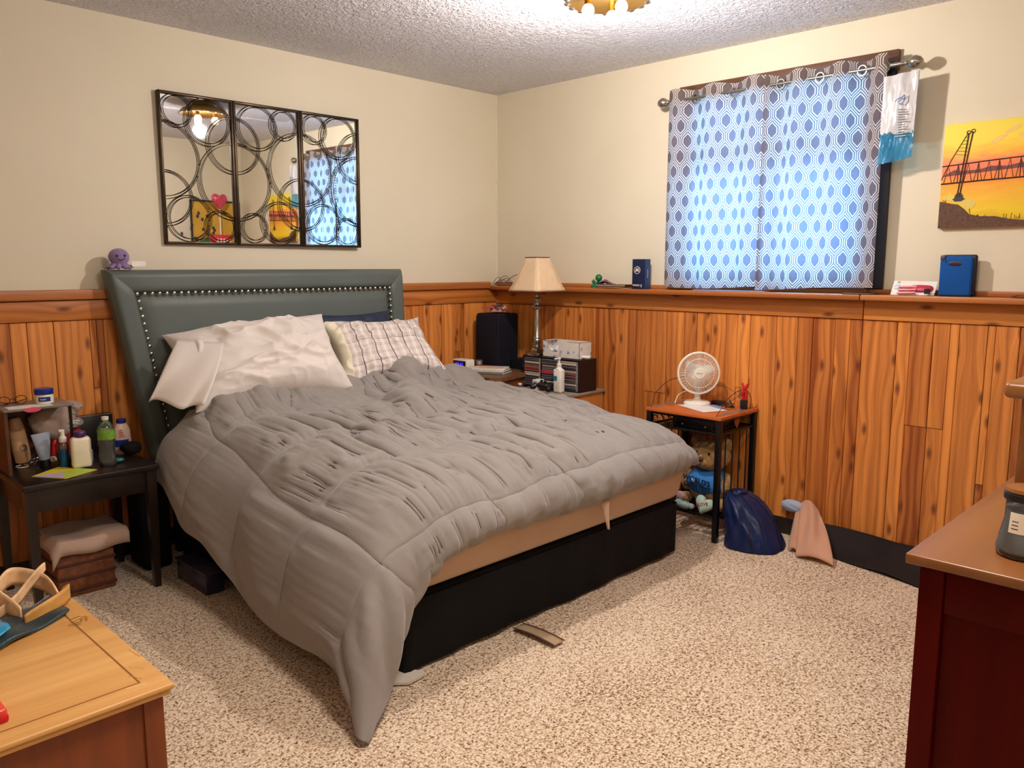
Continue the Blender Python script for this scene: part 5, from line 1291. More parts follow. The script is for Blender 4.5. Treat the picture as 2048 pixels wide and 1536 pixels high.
mb = MB(); mb.tube([(-.06, -.870, LZ+.020), (-.06, -.888, LZ+.026), (-.06, -.898, LZ+.038)], .008, 10); mb.build('arm', M_GREEN, gt, smooth=60)
mb = MB(); mb.ball((-.06, -.900, LZ+.058), (.020, .021, .021), 20); mb.build('dome', M_GREEN, gt, smooth=60)
nb = thing('notebook', 'dark covered notebook lying on the ledge left of the phone box', 'notebook', (-.06, -1.03, LZ))
mb = MB(); mb.box(-.095, -.03, -1.115, -.905, LZ+.010, LZ+.022, bev=.003); mb.build('cover', mat('dark_brown_cover', (50, 30, 30), .4), nb)
mb = MB(); mb.box(-.097, -.032, -1.113, -.91, LZ+.012, LZ+.020); mb.build('pages', mat('aged_pages', (150, 120, 100), .7), nb)
mb = MB(); mb.grid(lambda a, b: (-.1-.004*b+.07*b, -.885-.235*a, LZ+.002+.008*math.exp(-((a-.05)/.1)**2)*0+.0035*math.sin(PI*a)), 16, 4); solo('booklet', 'curved cream booklet under the dark notebook on the ledge', 'booklet', mb, mat('cream_cover', (206, 176, 140), .5), (-.06, -1.0, LZ), smooth=80, solid=.002)
pk = thing('snack_packet', 'navy and red printed packet lying on the notebook', 'packet', (-.06, -.96, LZ+.022))
mb = MB(); mb.grid(lambda a, b: (-.085+.05*b, -.915-.085*a, LZ+.0245+.030*math.sin(PI*min(1, a*1.2))*math.sin(PI*(b*.8+.1))*(1-.5*a)), 14, 8); mb.build('packet_body', mat('navy_foil', (20, 30, 74), .3), pk, smooth=80, solid=.002)
mb = MB(); mb.grid(lambda a, b: (-.089+.02*b, -.945-.055*a, LZ+.030+.012*(1-a)*math.sin(PI*(b*.5+.2))+.004), 8, 4); mb.build('red_print', mat('red_foil', (200, 60, 70), .3), pk, smooth=80, solid=.001)
ph = thing('phone_box', 'upright navy cardboard phone box with a round letter emblem on the ledge', 'box', (-.055, -1.2, LZ))
M_PHB = mat('navy_card', (8, 22, 62), .4)
mb = MB(); mb.box(-.09, -.040, -1.242, -1.157, LZ, LZ+.163, bev=.0015); mb.build('box_body', M_PHB, ph)
mb = MB(); mb.box(-.089, -.041, -1.2426, -1.242, LZ+.002, LZ+.161); mb.build('blue_side', mat('blue_card', (14, 60, 110), .4), ph)
mb = MB(); mb.tube([(-.0905, -1.190+.0195*math.cos(t), LZ+.103+.0195*math.sin(t)) for t in [2*PI*i/24 for i in range(24)]], .0014, 5, closed=True); mb.build('emblem_ring', M_WHITE, ph)
mb = MB(); mb.prism([(-1.190-a, LZ+.103+b) for a, b in ((-.0135, -.010), (-.0065, .013), (-.0045, .013), (0, -.001), (.0045, .013), (.0065, .013), (.0135, -.010), (.009, -.009), (.0052, .001), (0, -.011), (-.0052, .001), (-.009, -.009))], 'x', -.0908, -.0900); mb.build('emblem_letter', M_WHITE, ph, smooth=0)
text('lettering', 'moto g', .021, (-.0903, -1.193, LZ+.022), FB, M_WHITE, ph, .0003)
text('side_lettering', 'motorola', .012, (-.066, -1.2430, LZ+.085), ((0, 0, -1), (-1, 0, 0), (0, -1, 0)), M_WHITE, ph, .0003)
bp = thing('blister_pack', 'white blister card holding dark pink earphones beside the blue case', 'package', (-.05, -2.62, LZ))
def bpm(x, y, z): return (x, y, z)
mb = MB(); mb._new([(-.085, -2.535, LZ+.002), (-.085, -2.712, LZ+.002), (-.045, -2.712, LZ+.060), (-.045, -2.535, LZ+.062), (-.083, -2.535, LZ), (-.083, -2.712, LZ), (-.043, -2.712, LZ+.058), (-.043, -2.535, LZ+.060)], [(0,1,2,3), (7,6,5,4), (0,4,5,1), (1,5,6,2), (2,6,7,3), (3,7,4,0)]); mb.build('card', M_PAPER, bp, smooth=0)
def onc(mb, y, v, ry, rv, d=.010):   # pad lying on the sloped card
    c = Vector((-.085+.040*v, y, LZ+.003+.058*v)); n_ = Vector((-.82, 0, .57))
    M3 = Matrix((Vector((0, 1, 0))*ry, Vector((.57, 0, .82))*rv, n_*d)).transposed(); mb.ball(c, (1, 1, 1), 16, M=M3, pw=.6)
M_PINK = mat('dark_pink_plastic', (176, 44, 72), .3)
mb = MB(); onc(mb, -2.655, .42, .048, .018, .012); mb.build('dark_pink_shell', M_PINK, bp, smooth=60)
for k in range(3):
    mb = MB(); mb.tube([(-.093+.010*k, -2.565-.0*k, LZ+.010+.013*k), (-.094+.010*k, -2.64, LZ+.013+.012*k)], .0048, 8); mb.build('pink_prong', mat('pink_plastic', (220, 110, 120), .3), bp)
mb = MB(); mb.box(-.0978, -.096, -2.700, -2.676, LZ+.008, LZ+.030); mb.build('badge', M_BLACK, bp)
text('lettering', '10', .014, (-.052, -2.556, LZ+.054), FB, M_BLACK, bp, .0003)
mb = MB(); onc(mb, -2.555, .55, .012, .012, .006); mb.build('clear_blister', mat('pale_blue_plastic', (190, 210, 220), .2), bp, smooth=60)
bc = thing('blue_case', 'upright blue zip case with a black oval window on the ledge', 'case', (-.06, -2.78, LZ))
M_BLUEC = m_fabric('blue_neoprene', (12, 70, 140), (16, 80, 154), wscale=500, sheen=0)
mb = MB(); mb.box(-.075, -.052, -2.847, -2.722, LZ, LZ+.166, bev=.010, seg=3); mb.build('front_shell', M_BLUEC, bc)
mb = MB(); mb.box(-.0515, -.030, -2.856, -2.718, LZ, LZ+.172, bev=.009, seg=3); mb.build('back_shell', mat('dark_navy_trim', (10, 14, 34), .5), bc)
mb = MB(); mb.ball((-.0755, -2.782, LZ+.135), (.0018, .026, .010), 20); mb.build('oval_window', mat('dark_oval', (40, 18, 40), .4), bc, smooth=60)
mb = MB(); mb.box(-.080, -.050, -2.742, -2.724, LZ+.150, LZ+.170, bev=.004); mb.tube([(-.078, -2.742, LZ+.152), (-.079, -2.745, LZ+.142)], .002, 5); mb.build('zip_pull', mat('grey_zip', (70, 66, 74), .4), bc)
mb = MB(); mb.grid(lambda a, b: (-.095+.06*b, -3.0-.10*a, LZ+.004+.018*a*(1-.3*b)+.003*math.sin(9*a)), 10, 6); solo('folded_brochure', 'folded dark glossy brochure at the right end of the ledge', 'brochure', mb, mat('dark_gloss_print', (70, 60, 70), .25, var=.5, vscale=40), (-.06, -3.05, LZ), smooth=80, solid=.003)
for k, (ya_, yb_) in enumerate(((-1.55, -1.95), (-2.33, -2.47))):
    mb = MB(); mb.box(-.10, -.04, yb_, ya_, LZ, LZ+.004, bev=.001); solo('paper_strip', ('pale blue papers lying on the ledge under the left curtain', 'dark papers lying on the ledge under the right curtain edge')[k], 'paper', mb, mat('pale_blue_paper', (150, 160, 200), .4) if k == 0 else mat('dark_blue_paper', (20, 22, 40), .4), (-.07, (ya_+yb_)/2, LZ), smooth=0)
# ------------------------------------------------ iron side stand with a wooden top
SX0, SX1, SY0, SY1, SZ = -.392, -.015, -1.908, -1.475, .625
st = thing('iron_stand', 'black iron side stand with an orange brown wooden top', 'stand', (-.2, -1.69, 0))
mb = MB(); mb.box(SX0, SX1, SY0, SY1, SZ-.018, SZ, bev=.004); mb.build('stand_top', M_STANDTOP, st)
mb = MB(); mb.box(SX0+.03, SX1-.02, SY0+.018, SY0+.042, SZ-.0005, SZ+.0012); mb.box(SX0+.03, SX1-.02, SY1-.042, SY1-.018, SZ-.0005, SZ+.0012); mb.build('inlay_strip', M_GREYTOP, st)
lg = .013
LGS = [(x, y) for x in (SX0+.018, SX1-.018) for y in (SY0+.018, SY1-.018)]
for x, y in LGS:
    mb = MB(); mb.box(x-lg, x+lg, y-lg, y+lg, 0, SZ-.018, bev=.002); mb.build('leg', M_BLKMETAL, st)
x0, x1, y0_, y1_ = SX0+.018, SX1-.018, SY0+.018, SY1-.018
def rail(p, q, nm='rail', r=.006): mb = MB(); mb.cyl(p, q, r, seg=8); return mb.build(nm, M_BLKMETAL, st)
for z in (.535, .122):
    rail((x0, y0_, z), (x0, y1_, z)); rail((x1, y0_, z), (x1, y1_, z)); rail((x0, y0_, z), (x1, y0_, z)); rail((x0, y1_, z), (x1, y1_, z))
rail((x0, y0_, .60), (x0, y1_, .60)); rail((x0, y0_, .60), (x1, y0_, .60)); rail((x0, y1_, .60), (x1, y1_, .60))
for k in range(11):
    y = y0_+(y1_-y0_)*(k+1)/12; rail((x0, y, .122), (x1, y, .122), 'shelf_wire', .003)
mb = MB()
for k in range(9):
    y = y0_+(y1_-y0_)*(k+1)/10; mb.box(x0, x1, y-.014, y+.014, .533, .537)
mb.build('upper_shelf', M_BLKMETAL, st)['kind'] = 'stuff'
# upright rods on both ends, a heart over them
for yy in (y0_, y1_):
    for k in range(4):
        x = x0+(x1-x0)*(k+1)/5; rail((x, yy, .122), (x, yy, .535), 'rod', .0035)
    xc = (x0+x1)/2
    mb = MB(); hp_ = []
    for i in range(25):
        t = 2*PI*i/24; hx = .0125*(16*math.sin(t)**3)/13; hz = .0155*(13*math.cos(t)-5*math.cos(2*t)-2*math.cos(3*t)-math.cos(4*t))/13
        hp_.append((xc+hx*1.6, hz*1.6+.575))
    mb.prism(hp_[:-1], 'y', yy-.002, yy+.002); mb.build('heart_ornament', mat('copper_heart', (130, 74, 40), .4, .3), st)
# left face scroll work between the two front rails
for a, b in (((-1.56), (-1.60)), ((-1.67), (-1.63))): rail((x0, a, .60), (x0, b, .537), 'diagonal_bar', .004)
rail((x0, y1_, .545), (x0, -1.70, .60), 'diagonal_bar', .003)
mb = MB(); mb.tube([(x0, -1.525+.012*math.cos(t), .575+.014*math.sin(t)) for t in [-.5*PI+1.5*PI*i/10 for i in range(11)]], .003, 6); mb.build('scroll', M_BLKMETAL, st)
bxs = thing('black_device', 'black electronic box on the upper shelf of the iron stand', 'device', (-.19, -1.72, .537))
mb = MB(); mb.box(-.33, -.08, -1.83, -1.60, .538, .588, bev=.004); mb.build('device_case', M_BLACK, bxs)
mb = MB(); [mb.ball((-.331, y, .555), .0035, 8) for y in (-1.66, -1.79)]; mb.build('indicator_lights', mat('white_dot', (220, 220, 215), .3), bxs)['kind'] = 'stuff'

# desk fan
fn = thing('desk_fan', 'small white desk fan with a round grille on the iron stand', 'fan', (-.17, -1.635, SZ))
FX, FY, FZ = -.185, -1.655, .797
mb = MB(); mb.lathe([(.064, SZ), (.068, SZ+.003), (.068, SZ+.014), (.060, SZ+.022), (.026, SZ+.027), (.019, SZ+.032)], (-.155, -1.632, 0), 40); mb.build('base', M_WHITE, fn)
mb = MB(); mb.tube([(-.155, -1.632, SZ+.026), (-.155, -1.634, SZ+.075), (-.150, -1.636, SZ+.12)], [.017, .0155, .015], 16); mb.build('neck', M_WHITE, fn, smooth=60)
yaw = math.atan2(-(-3.827-FY), -(-3.779-FX))  # turned towards the room
FD = Vector((math.cos(rad(222)), math.sin(rad(222)), .05)).normalized()
FS = FD.cross(Vector((0, 0, 1))).normalized(); FU = FS.cross(FD).normalized(); FC = Vector((FX, FY, FZ))
FM = Matrix((FS, FU, FD)).transposed()
RF = .104
mb = MB(); mb.lathe([(.0, -.085), (.032, -.083), (.040, -.06), (.040, -.022), (.02, -.018)], FC, 28, FM); mb.build('motor_housing', M_WHITE, fn, smooth=50)
mb = MB(); mb.tube([FC+FM @ Vector((RF*math.cos(t), RF*math.sin(t), 0)) for t in [2*PI*i/48 for i in range(48)]], .0062, 10, closed=True); mb.build('outer_ring', M_WHITE, fn, smooth=80)
mb = MB(); mb.tube([FC+FM @ Vector((.074*math.cos(t), .074*math.sin(t), .020)) for t in [2*PI*i/48 for i in range(48)]], .0016, 6, closed=True); mb.build('middle_ring', M_WHITE, fn)
for side_, nm in ((1, 'front_grille_rod'), (-1, 'rear_grille_rod')):
    proto = None
    N = 72 if side_ > 0 else 36
    for k in range(N):
        a = 2*PI*k/N
        if proto is None:
            mb = MB(); mb.tube([Vector((r, 0, z*side_)) for r, z in ((.024, .031), (.05, .029), (.080, .019), (.098, .006), (RF, 0))], .00105, 4); proto = mb.build(nm, M_WHITE, fn, world=False); o = proto
        else: o = proto.copy(); link(o)
        o.matrix_local = Matrix.Translation(FC-Vector(fn.location)) @ (FM @ Matrix.Rotation(a, 3, 'Z')).to_4x4()
mb = MB(); mb.lathe([(.0275, .026), (.028, .031), (.026, .034), (0, .035)], FC, 30, FM); cap_ = mb.build('center_cap', M_WHITE, fn, smooth=40)
cu = text('lettering', 'HOLMES', .0085, FC+FM @ Vector((0, 0, .0356)), (FM.col[0], FM.col[1], FM.col[2]), mat('grey_letters', (120, 116, 110), .6), fn, .0002)
for k in range(3):
    a = 2*PI*k/3+.5
    def blade(u, v):
        r = .018+.066*u; w = (.016+.036*math.sin(PI*min(1, u*.9+.12)))*(v-.5); tw = .55
        return FC+FM @ Matrix.Rotation(a+.25*u, 3, 'Z') @ Vector((r, w*math.cos(tw), w*math.sin(tw)+.0))
    mb = MB(); mb.grid(blade, 12, 8); mb.build('blade', mat('translucent_white_blade', (214, 208, 198), .4), fn, smooth=80, solid=.0015)
# things beside the fan
mb = MB(); mb.prism([(-.330, -1.775), (-.235, -1.565), (-.115, -1.635), (-.205, -1.835)], 'z', SZ+.0015, SZ+.0027)
pp_ = thing('paper_sheet', 'white printed sheet of paper under the fan base', 'paper', (-.22, -1.70, SZ)); mb.build('sheet', M_PAPER, pp_, smooth=0)
mb = MB(); mb.prism([(-.135, -1.68), (-.10, -1.70), (-.155, -1.80), (-.19, -1.78)], 'z', SZ+.0027, SZ+.0032); mb.build('blue_print', mat('pale_blue_print', (120, 150, 190), .6), pp_, smooth=0)
cbl = thing('black_cable', 'thin dark cable looping from the left edge of the stand past the fan', 'cable', (-.2, -1.6, SZ))
def arc(pts, n=24): return [Vector(p) for p in catmull(np.array([pts[0]]+list(pts)+[pts[-1]], float), n)]
M_CABLE = mat('dark_red_brown_cable', (50, 14, 12), .5)
mb = MB(); mb.tube(arc([(-.375, -1.50, .63), (-.33, -1.50, .70), (-.26, -1.53, .755), (-.17, -1.57, .77)]), .0017, 6); mb.build('cable_run', M_CABLE, cbl)
mb = MB(); mb.tube(arc([(-.12, -1.60, .70), (-.08, -1.68, .725), (-.06, -1.76, .715), (-.07, -1.84, .665)]), .0015, 6); mb.build('cable_run', M_CABLE, cbl)
mb = MB(); mb.tube(arc([(-.375, -1.875, .628), (-.32, -1.87, .66), (-.22, -1.865, .71), (-.12, -1.88, .73), (-.06, -1.885, .68), (-.08, -1.89, .63)]), .0017, 6); mb.build('cable_run', M_CABLE, cbl)
mb = MB(); mb.tube(arc([(-.16, -1.76, .635), (-.14, -1.81, .66), (-.12, -1.86, .70), (-.11, -1.88, .715)]), .0015, 6); mb.build('cable_run', M_CABLE, cbl)
mb = MB(); mb.tube(arc([(-.21, -1.535, .63), (-.17, -1.53, .67), (-.12, -1.56, .69), (-.11, -1.6, .68)]), .0024, 6); tag(mb.build('fan_cord', M_WHITE), 'white power cord curling up behind the fan base', 'cord')
pl = thing('clamp_pliers', 'small clamp with two bright red handles standing at the back of the stand', 'pliers', (-.105, -1.873, SZ))
for a, s in ((-.009, -1), (.009, 1)):
    mb = MB(); mb.tube([(-.105, -1.873+a*.8, SZ+.05), (-.105, -1.873+a*1.0, SZ+.085), (-.105, -1.873-a*1.9, SZ+.133)][::1], [.0075, .0085, .0055], 10); mb.build('handle', M_RED, pl, smooth=60)
mb = MB(); mb.box(-.113, -.097, -1.890, -1.856, SZ, SZ+.052, bev=.005); mb.build('jaw', M_BLACK, pl)
tc2 = thing('tool_clutter', 'heap of small dark metal clips and plugs at the foot of the red clamp', 'tools', (-.12, -1.82, SZ))
for k in range(9):
    x, y = -.145+rr2.uniform(0, .06), -1.865+rr2.uniform(0, .09); a = rr2.uniform(0, 3)
    mb = MB(); mb.cyl((x-.02*math.cos(a), y-.016*math.sin(a), SZ+.005+.004*(k % 3)), (x+.02*math.cos(a), y+.016*math.sin(a), SZ+.012+.009*(k % 4)), .0045, .003, 8); mb.build('clip', (mat('gunmetal', (70, 66, 72), .3, .9), M_BLACK, M_SILVER)[k % 3], tc2)
adp = thing('power_adapter', 'small black power adapter behind the fan base', 'adapter', (-.07, -1.70, SZ)); mb = MB(); mb.box(-.09, -.05, -1.745, -1.675, SZ, SZ+.022, bev=.004); mb.build('adapter_body', M_BLACK, adp); mb = MB(); mb.tube([(-.07, -1.745, SZ+.01), (-.08, -1.77, SZ+.012), (-.11, -1.78, SZ+.006)], .003, 6); mb.build('lead', M_BLACK, adp)

# bear plush on the bottom shelf
M_FUR = m_fabric('golden_plush_fur', (150, 112, 62), (196, 158, 100), wscale=350, bump=.9, big=40)
br = thing('bear_plush', 'golden teddy bear in a blue shirt sitting inside the iron stand', 'plush toy', (-.20, -1.72, .125))
BX, BY = -.205, -1.745
def furball(c, r, name, parent=br, m=M_FUR, seg=36):
    mb = MB(); mb.ball(c, r, seg)
    for v in mb.bm.verts:
        d = (v.co-Vector(c)); q = d.length; n_ = float(fbm(np.array(v.co.x*40+v.co.z*13), np.array(v.co.y*40+v.co.z*31), 2)); v.co = Vector(c)+d*(1+.045*n_)
    return mb.build(name, m, parent, smooth=80)
furball((BX+.01, BY, .225), (.088, .110, .100), 'body')
furball((BX, BY-.005, .385), (.082, .105, .078), 'head')
furball((BX-.066, BY-.012, .368), (.040, .052, .036), 'muzzle')
for s in (-1, 1): furball((BX+.02, BY+s*.088, .448), (.018, .032, .032), 'ear')
for s in (-1, 1): furball((BX-.055, BY+s*.105, .155), (.058, .034, .030), 'foot')
for s in (-1, 1): furball((BX-.02, BY+s*.115, .25), (.034, .028, .062), 'arm')
mb = MB(); mb.ball((BX+.006, BY, .245), (.098, .119, .082), 36); mb.build('shirt', m_fabric('sky_blue_cotton', (52, 118, 190), (62, 128, 200), sheen=0), br, smooth=80)
for s in (-1, 1):
    mb = MB(); mb.ball((BX-.074, BY+s*.036-.005, .410), (.006, .007, .008), 12); mb.build('eye', M_BLACK, br)
mb = MB(); mb.ball((BX-.106, BY-.012, .384), (.010, .016, .011), 14); mb.build('nose', mat('brown_nose', (54, 34, 22), .4), br)
mb = MB()
for s in (-1, 1): mb.tube([(BX-.103, BY-.012, .372)]+[(BX-.104+.006*i/6, BY-.012+s*(.012-.012*math.cos(PI*i/6)), .362-.010*math.sin(PI*i/6)) for i in range(7)], .0018, 5)
mb.build('mouth', mat('brown_nose', (54, 34, 22), .4), br)
M_BINK = mat('navy_ink', (14, 30, 66), .6)
BM = ((0, -1, .10), (0, .10, 1), (-1, 0, 0))
BM = tuple(tuple(Vector(v).normalized()) for v in ((.0, -1, -.12), (0, -.12, 1), (-1, 0, 0)))
text('lettering', "WORLD'S", .040, (BX-.098, BY+.012, .268), BM, M_BINK, br, .003, sx=.9)
text('lettering', 'GREATEST', .036, (BX-.098, BY+.008, .236), BM, M_BINK, br, .003, sx=.9)
mb = MB(); mb.tube([(BX-.093, BY+.04-.010*i, .212-.012*math.sin(PI*i/9)) for i in range(10)], .0015, 5); mb.build('underline', M_BINK, br)
mb = MB(); mb.ball((BX-.099, BY+.030, .268), (.002, .011, .011), 16); mb.build('round_sticker', mat('pale_sticker', (170, 190, 220), .5), br, smooth=60)
hh = thing('heart_plush', 'small mint green heart plush with red lettering in front of the bear', 'plush toy', (-.335, -1.80, .125))
mb = MB(); hpts = []
vs = []; fs = []; NH, MH = 40, 8
HC = Vector((-.333, -1.800, .163)); HN = Vector((-1, 0, .25)).normalized(); HR = Vector((0, -1, 0)); HU = HR.cross(HN)*-1
if HU.z < 0: HU = -HU
ca, sa = math.cos(rad(-14)), math.sin(rad(-14))
for sgn in (1, -1):
    for j in range(MH+1):
        f = 1-j/MH
        for i in range(NH):
            t = 2*PI*i/NH; hx = 16*math.sin(t)**3/16; hz = (13*math.cos(t)-5*math.cos(2*t)-2*math.cos(3*t)-math.cos(4*t))/16
            x = hx*f*.054; z = (hz*f+.1*(1-f))*.054; d = sgn*.022*math.sqrt(max(0, 1-f**2.5))
            x, z = x*ca-z*sa, x*sa+z*ca
            vs.append(HC+HR*x+HU*z+HN*d)
for sgn in (0, 1):
    o_ = sgn*(MH+1)*NH
    for j in range(MH):
        for i in range(NH): fs.append((o_+j*NH+i, o_+j*NH+(i+1) % NH, o_+(j+1)*NH+(i+1) % NH, o_+(j+1)*NH+i))
mb._new(vs, fs); mb.build('heart_body', m_fabric('mint_plush', (168, 196, 180), (184, 210, 194), sheen=0), hh, smooth=80, weld=True)
ru = HR*ca+HU*sa*-1; ru = (HR*ca+HU*sa); uu = HN.cross(ru)
text('lettering', '#LOVE', .0215, HC+HN*.0225+HU*.001, (tuple(HR*math.cos(rad(16))+HU*math.sin(rad(16))), tuple(HU*math.cos(rad(16))-HR*math.sin(rad(16))), tuple(HN)), mat('red_thread', (176, 30, 30), .6), hh, .0012)
sm = thing('small_plush', 'small pale aqua and pink plush toys at the left of the bottom shelf', 'plush toy', (-.345, -1.675, .125))
M_AQ = m_fabric('aqua_plush', (120, 160, 160), (190, 210, 204), wscale=300, bump=.6, big=60)
for c, r in (((-.35, -1.70, .145), (.026, .034, .020)), ((-.35, -1.665, .150), (.020, .022, .020)), ((-.34, -1.73, .142), (.018, .018, .014))): furball(c, r, 'plush_piece', sm, M_AQ, 20)
furball((-.33, -1.66, .185), (.012, .026, .022), 'pink_bow', sm, m_fabric('pink_plush', (200, 150, 150), (224, 190, 186)), 20)
wsp = thing('golden_puff', 'small golden plush foot showing behind the front leg of the stand', 'plush toy', (-.20, -1.86, .125)); furball((-.20, -1.862, .158), (.026, .020, .028), 'puff', wsp, M_FUR, 20)

# ------------------------------------------------ navy duffel and clothes beside the stand
db = thing('navy_bag', 'dark navy nylon drawstring bag slumped beside the iron stand', 'bag', (-.27, -2.03, 0))
M_NYL = m_fabric('navy_nylon', (16, 26, 62), (24, 38, 84), wscale=120, rough=.38, bump=.25, sheen=0)
def bagfn(a, b):
    th = 2*PI*a; h = b
    cx_ = -.26+.02*h; cy_ = -2.045+.135*h**1.0
    rx = (.135*(1-h)**.45+.02)*(1 if h < 1 else 0); ry = (.145*(1-.72*h))
    n_ = 1+.12*float(fbm(np.array(math.cos(th)*2+h*1.5), np.array(math.sin(th)*2+h*3+4), 3))+.05*math.sin(9*th+6*h)*min(1, h*3)*(1-h*.3)
    rz = .235*math.sin(h*PI/2)**.9
    if h > .98: rx = ry = .004
    return (cx_+rx*math.cos(th)*n_, cy_+ry*math.sin(th)*n_, .004+rz)
mb = MB(); mb.grid(bagfn, 90, 40); mb.build('bag_body', M_NYL, db, smooth=80, weld=True)
for k, a in enumerate((.56, .64, .75)):
    mb = MB(); mb.tube([Vector(bagfn(a+.03*math.sin(3*b), b))*1.0+Vector((-.002, -.002, .002)) for b in [i/20 for i in range(20)]], .0022, 5); mb.build('seam_cord', M_BLACK, db)
mb = lump(-.25, -1.945, .238, .035, .030, .020, 6.0, .4); mb.build('gathered_neck', M_NYL, db, smooth=80)
tw = thing('tan_shirt', 'peach tan garment slumped against the wall beside the navy bag', 'clothes', (-.17, -2.27, 0))
M_PEACH = m_fabric('peach_cloth', (186, 136, 108), (208, 160, 130), bump=.4)
def peach(a, b, w0=.0):
    x = -.035-.27*a**1.15; y = -2.155-.115*a-.155*b*(.55+.6*a)+w0; z = .165*(1-a)**.75+.012*math.sin(b*12+a*4)*a*(1-a)*3+.010+.03*math.sin(PI*b)*(1-.4*a)
    return (x, y, z)
mb = MB(); mb.grid(peach, 30, 26); mb.build('garment_body', M_PEACH, tw, smooth=80, solid=.005)
mb = MB(); mb.grid(lambda a, b: (-.05-.20*a, -2.145-.06*a-.05*b, .135*(1-a)+.012+.015*math.sin(PI*b)), 16, 8); mb.build('sleeve', M_PEACH, tw, smooth=80, solid=.005)
mb = lump(-.05, -2.125, .165, .026, .055, .030, 3.0, .2); solo('white_sock', 'pale blue white rolled sock on top of the tan garment', 'sock', mb, m_fabric('pale_blue_knit', (150, 164, 186), (176, 188, 206)), (-.05, -2.125, .13), smooth=80)
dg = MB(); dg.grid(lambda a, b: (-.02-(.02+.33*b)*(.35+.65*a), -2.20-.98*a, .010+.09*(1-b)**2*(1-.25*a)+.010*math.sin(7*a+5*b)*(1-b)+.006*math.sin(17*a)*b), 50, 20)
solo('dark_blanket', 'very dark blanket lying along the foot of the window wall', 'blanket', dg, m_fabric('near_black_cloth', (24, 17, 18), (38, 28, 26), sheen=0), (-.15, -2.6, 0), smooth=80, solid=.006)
wc = thing('white_scrap', 'scrap of white foam sheet on the carpet under the bed corner', 'scrap', (-2.25, -1.83, 0))
mb = MB(); mb.prism([(-2.27, -1.765), (-2.315, -1.86), (-2.275, -1.895), (-2.235, -1.893), (-2.200, -1.888), (-2.188, -1.865), (-2.205, -1.852), (-2.215, -1.83), (-2.23, -1.815), (-2.225, -1.77)], 'z', .006, .014); mb.build('scrap_sheet', mat('dirty_white_foam', (206, 196, 180), .7), wc, smooth=0)
sr = thing('floor_strap', 'beige fabric strap edged in brown sticking out on the carpet below the bed', 'strap', (-1.74, -1.95, 0))
mb = MB(); mb.grid(lambda a, b: (-1.755+.05*b+.0*a, -1.86-.20*a, .012+.006*math.sin(PI*a)), 16, 4); mb.build('strap_body', mat('beige_strap', (166, 140, 108), .9), sr, smooth=80, solid=.003)
for e in (-1.757, -1.703):
    mb = MB(); mb.tube([(e, -1.86-.02*i, .014+.006*math.sin(PI*i/10)) for i in range(11)], .003, 5); mb.build('strap_edge', mat('brown_edge', (84, 56, 44), .8), sr)

# ------------------------------------------------ dresser in the near right corner
DX, DY, DZ = -2.146, -3.317, .78
ds_ = thing('dresser', 'long dark red brown wooden dresser in the near right corner', 'dresser', (-1.35, -3.53, 0))
mb = MB(); mb.box(DX, -.11, -3.745, DY, DZ-.022, DZ, bev=.005, seg=3); mb.build('dresser_top', M_DRESSER_T, ds_)
bx0, bx1, by0, by1 = DX+.022, -.13, -3.74, DY-.022
for x in (bx0, bx1-.045):
    for y in (by0, by1-.045):
        mb = MB(); mb.box(x, x+.045, y, y+.045, 0, DZ-.0225, bev=.003); mb.build('corner_post', M_DRESSER, ds_)
mb = MB(); mb.box(bx0+.005, bx0+.030, by0+.046, by1-.046, DZ-.115, DZ-.0225, bev=.003); mb.build('end_rail', M_DRESSER, ds_)
mb = MB(); mb.box(bx0+.005, bx0+.030, by0+.046, by1-.046, .06, .13, bev=.003); mb.build('end_rail', M_DRESSER, ds_)
mb = MB(); mb.box(bx0+.016, bx0+.022, by0+.046, by1-.046, .13, DZ-.115); mb.build('end_panel', M_DRESSER, ds_)
mb = MB(); mb.box(bx1-.03, bx1-.005, by0+.046, by1-.046, .06, DZ-.0225); mb.build('end_panel', M_DRESSER, ds_)
mb = MB(); mb.box(bx0+.046, bx1-.046, by0, by0+.01, .06, DZ-.0225); mb.build('back_panel', M_DRESSER, ds_)
mb = MB(); mb.box(bx0+.046, bx1-.046, by1-.03, by1-.012, .05, DZ-.0225); mb.build('front_frame', M_DRESSER, ds_)
for r_ in range(3):
    for c2 in range(3):
        xa = bx0+.055+c2*((bx1-bx0-.11)/3); xb = xa+(bx1-bx0-.11)/3-.010; za = .075+r_*.222
        mb = MB(); mb.box(xa, xb, by1-.0115, by1+.004, za, za+.212, bev=.003); dwr = mb.build('drawer', M_DRESSER, ds_)
        for q in (.25, .75): mb = MB(); mb.ball((xa+(xb-xa)*q, by1+.016, za+.106), .012, 12); mb.build('knob', M_BRASS, dwr)
# jar candle
cj_ = thing('jar_candle', 'grey jar candle with a wooden lid on the dresser', 'candle', (-1.925, -3.55, DZ))
CX_, CY_ = -2.005, -3.487
cj_.location = (CX_, CY_, DZ); ORG[cj_.name] = Vector(cj_.location)
mb = MB(); mb.lathe([(.040, DZ), (.046, DZ+.004), (.0475, DZ+.018), (.042, DZ+.045), (.036, DZ+.075), (.0355, DZ+.11), (.037, DZ+.118)], (CX_, CY_, 0), 36)
mb.build('jar_glass', m_clear('jar_glass', (.85, .88, .88), .06), cj_, smooth=60)
mb = MB(); mb.lathe([(.036, DZ+.008), (.0445, DZ+.016), (.040, DZ+.045), (.0345, DZ+.074), (.034, DZ+.094), (.010, DZ+.096), (0, DZ+.096)], (CX_, CY_, 0), 32); mb.build('wax', mat('grey_blue_wax', (176, 186, 194), .5), cj_, smooth=60)
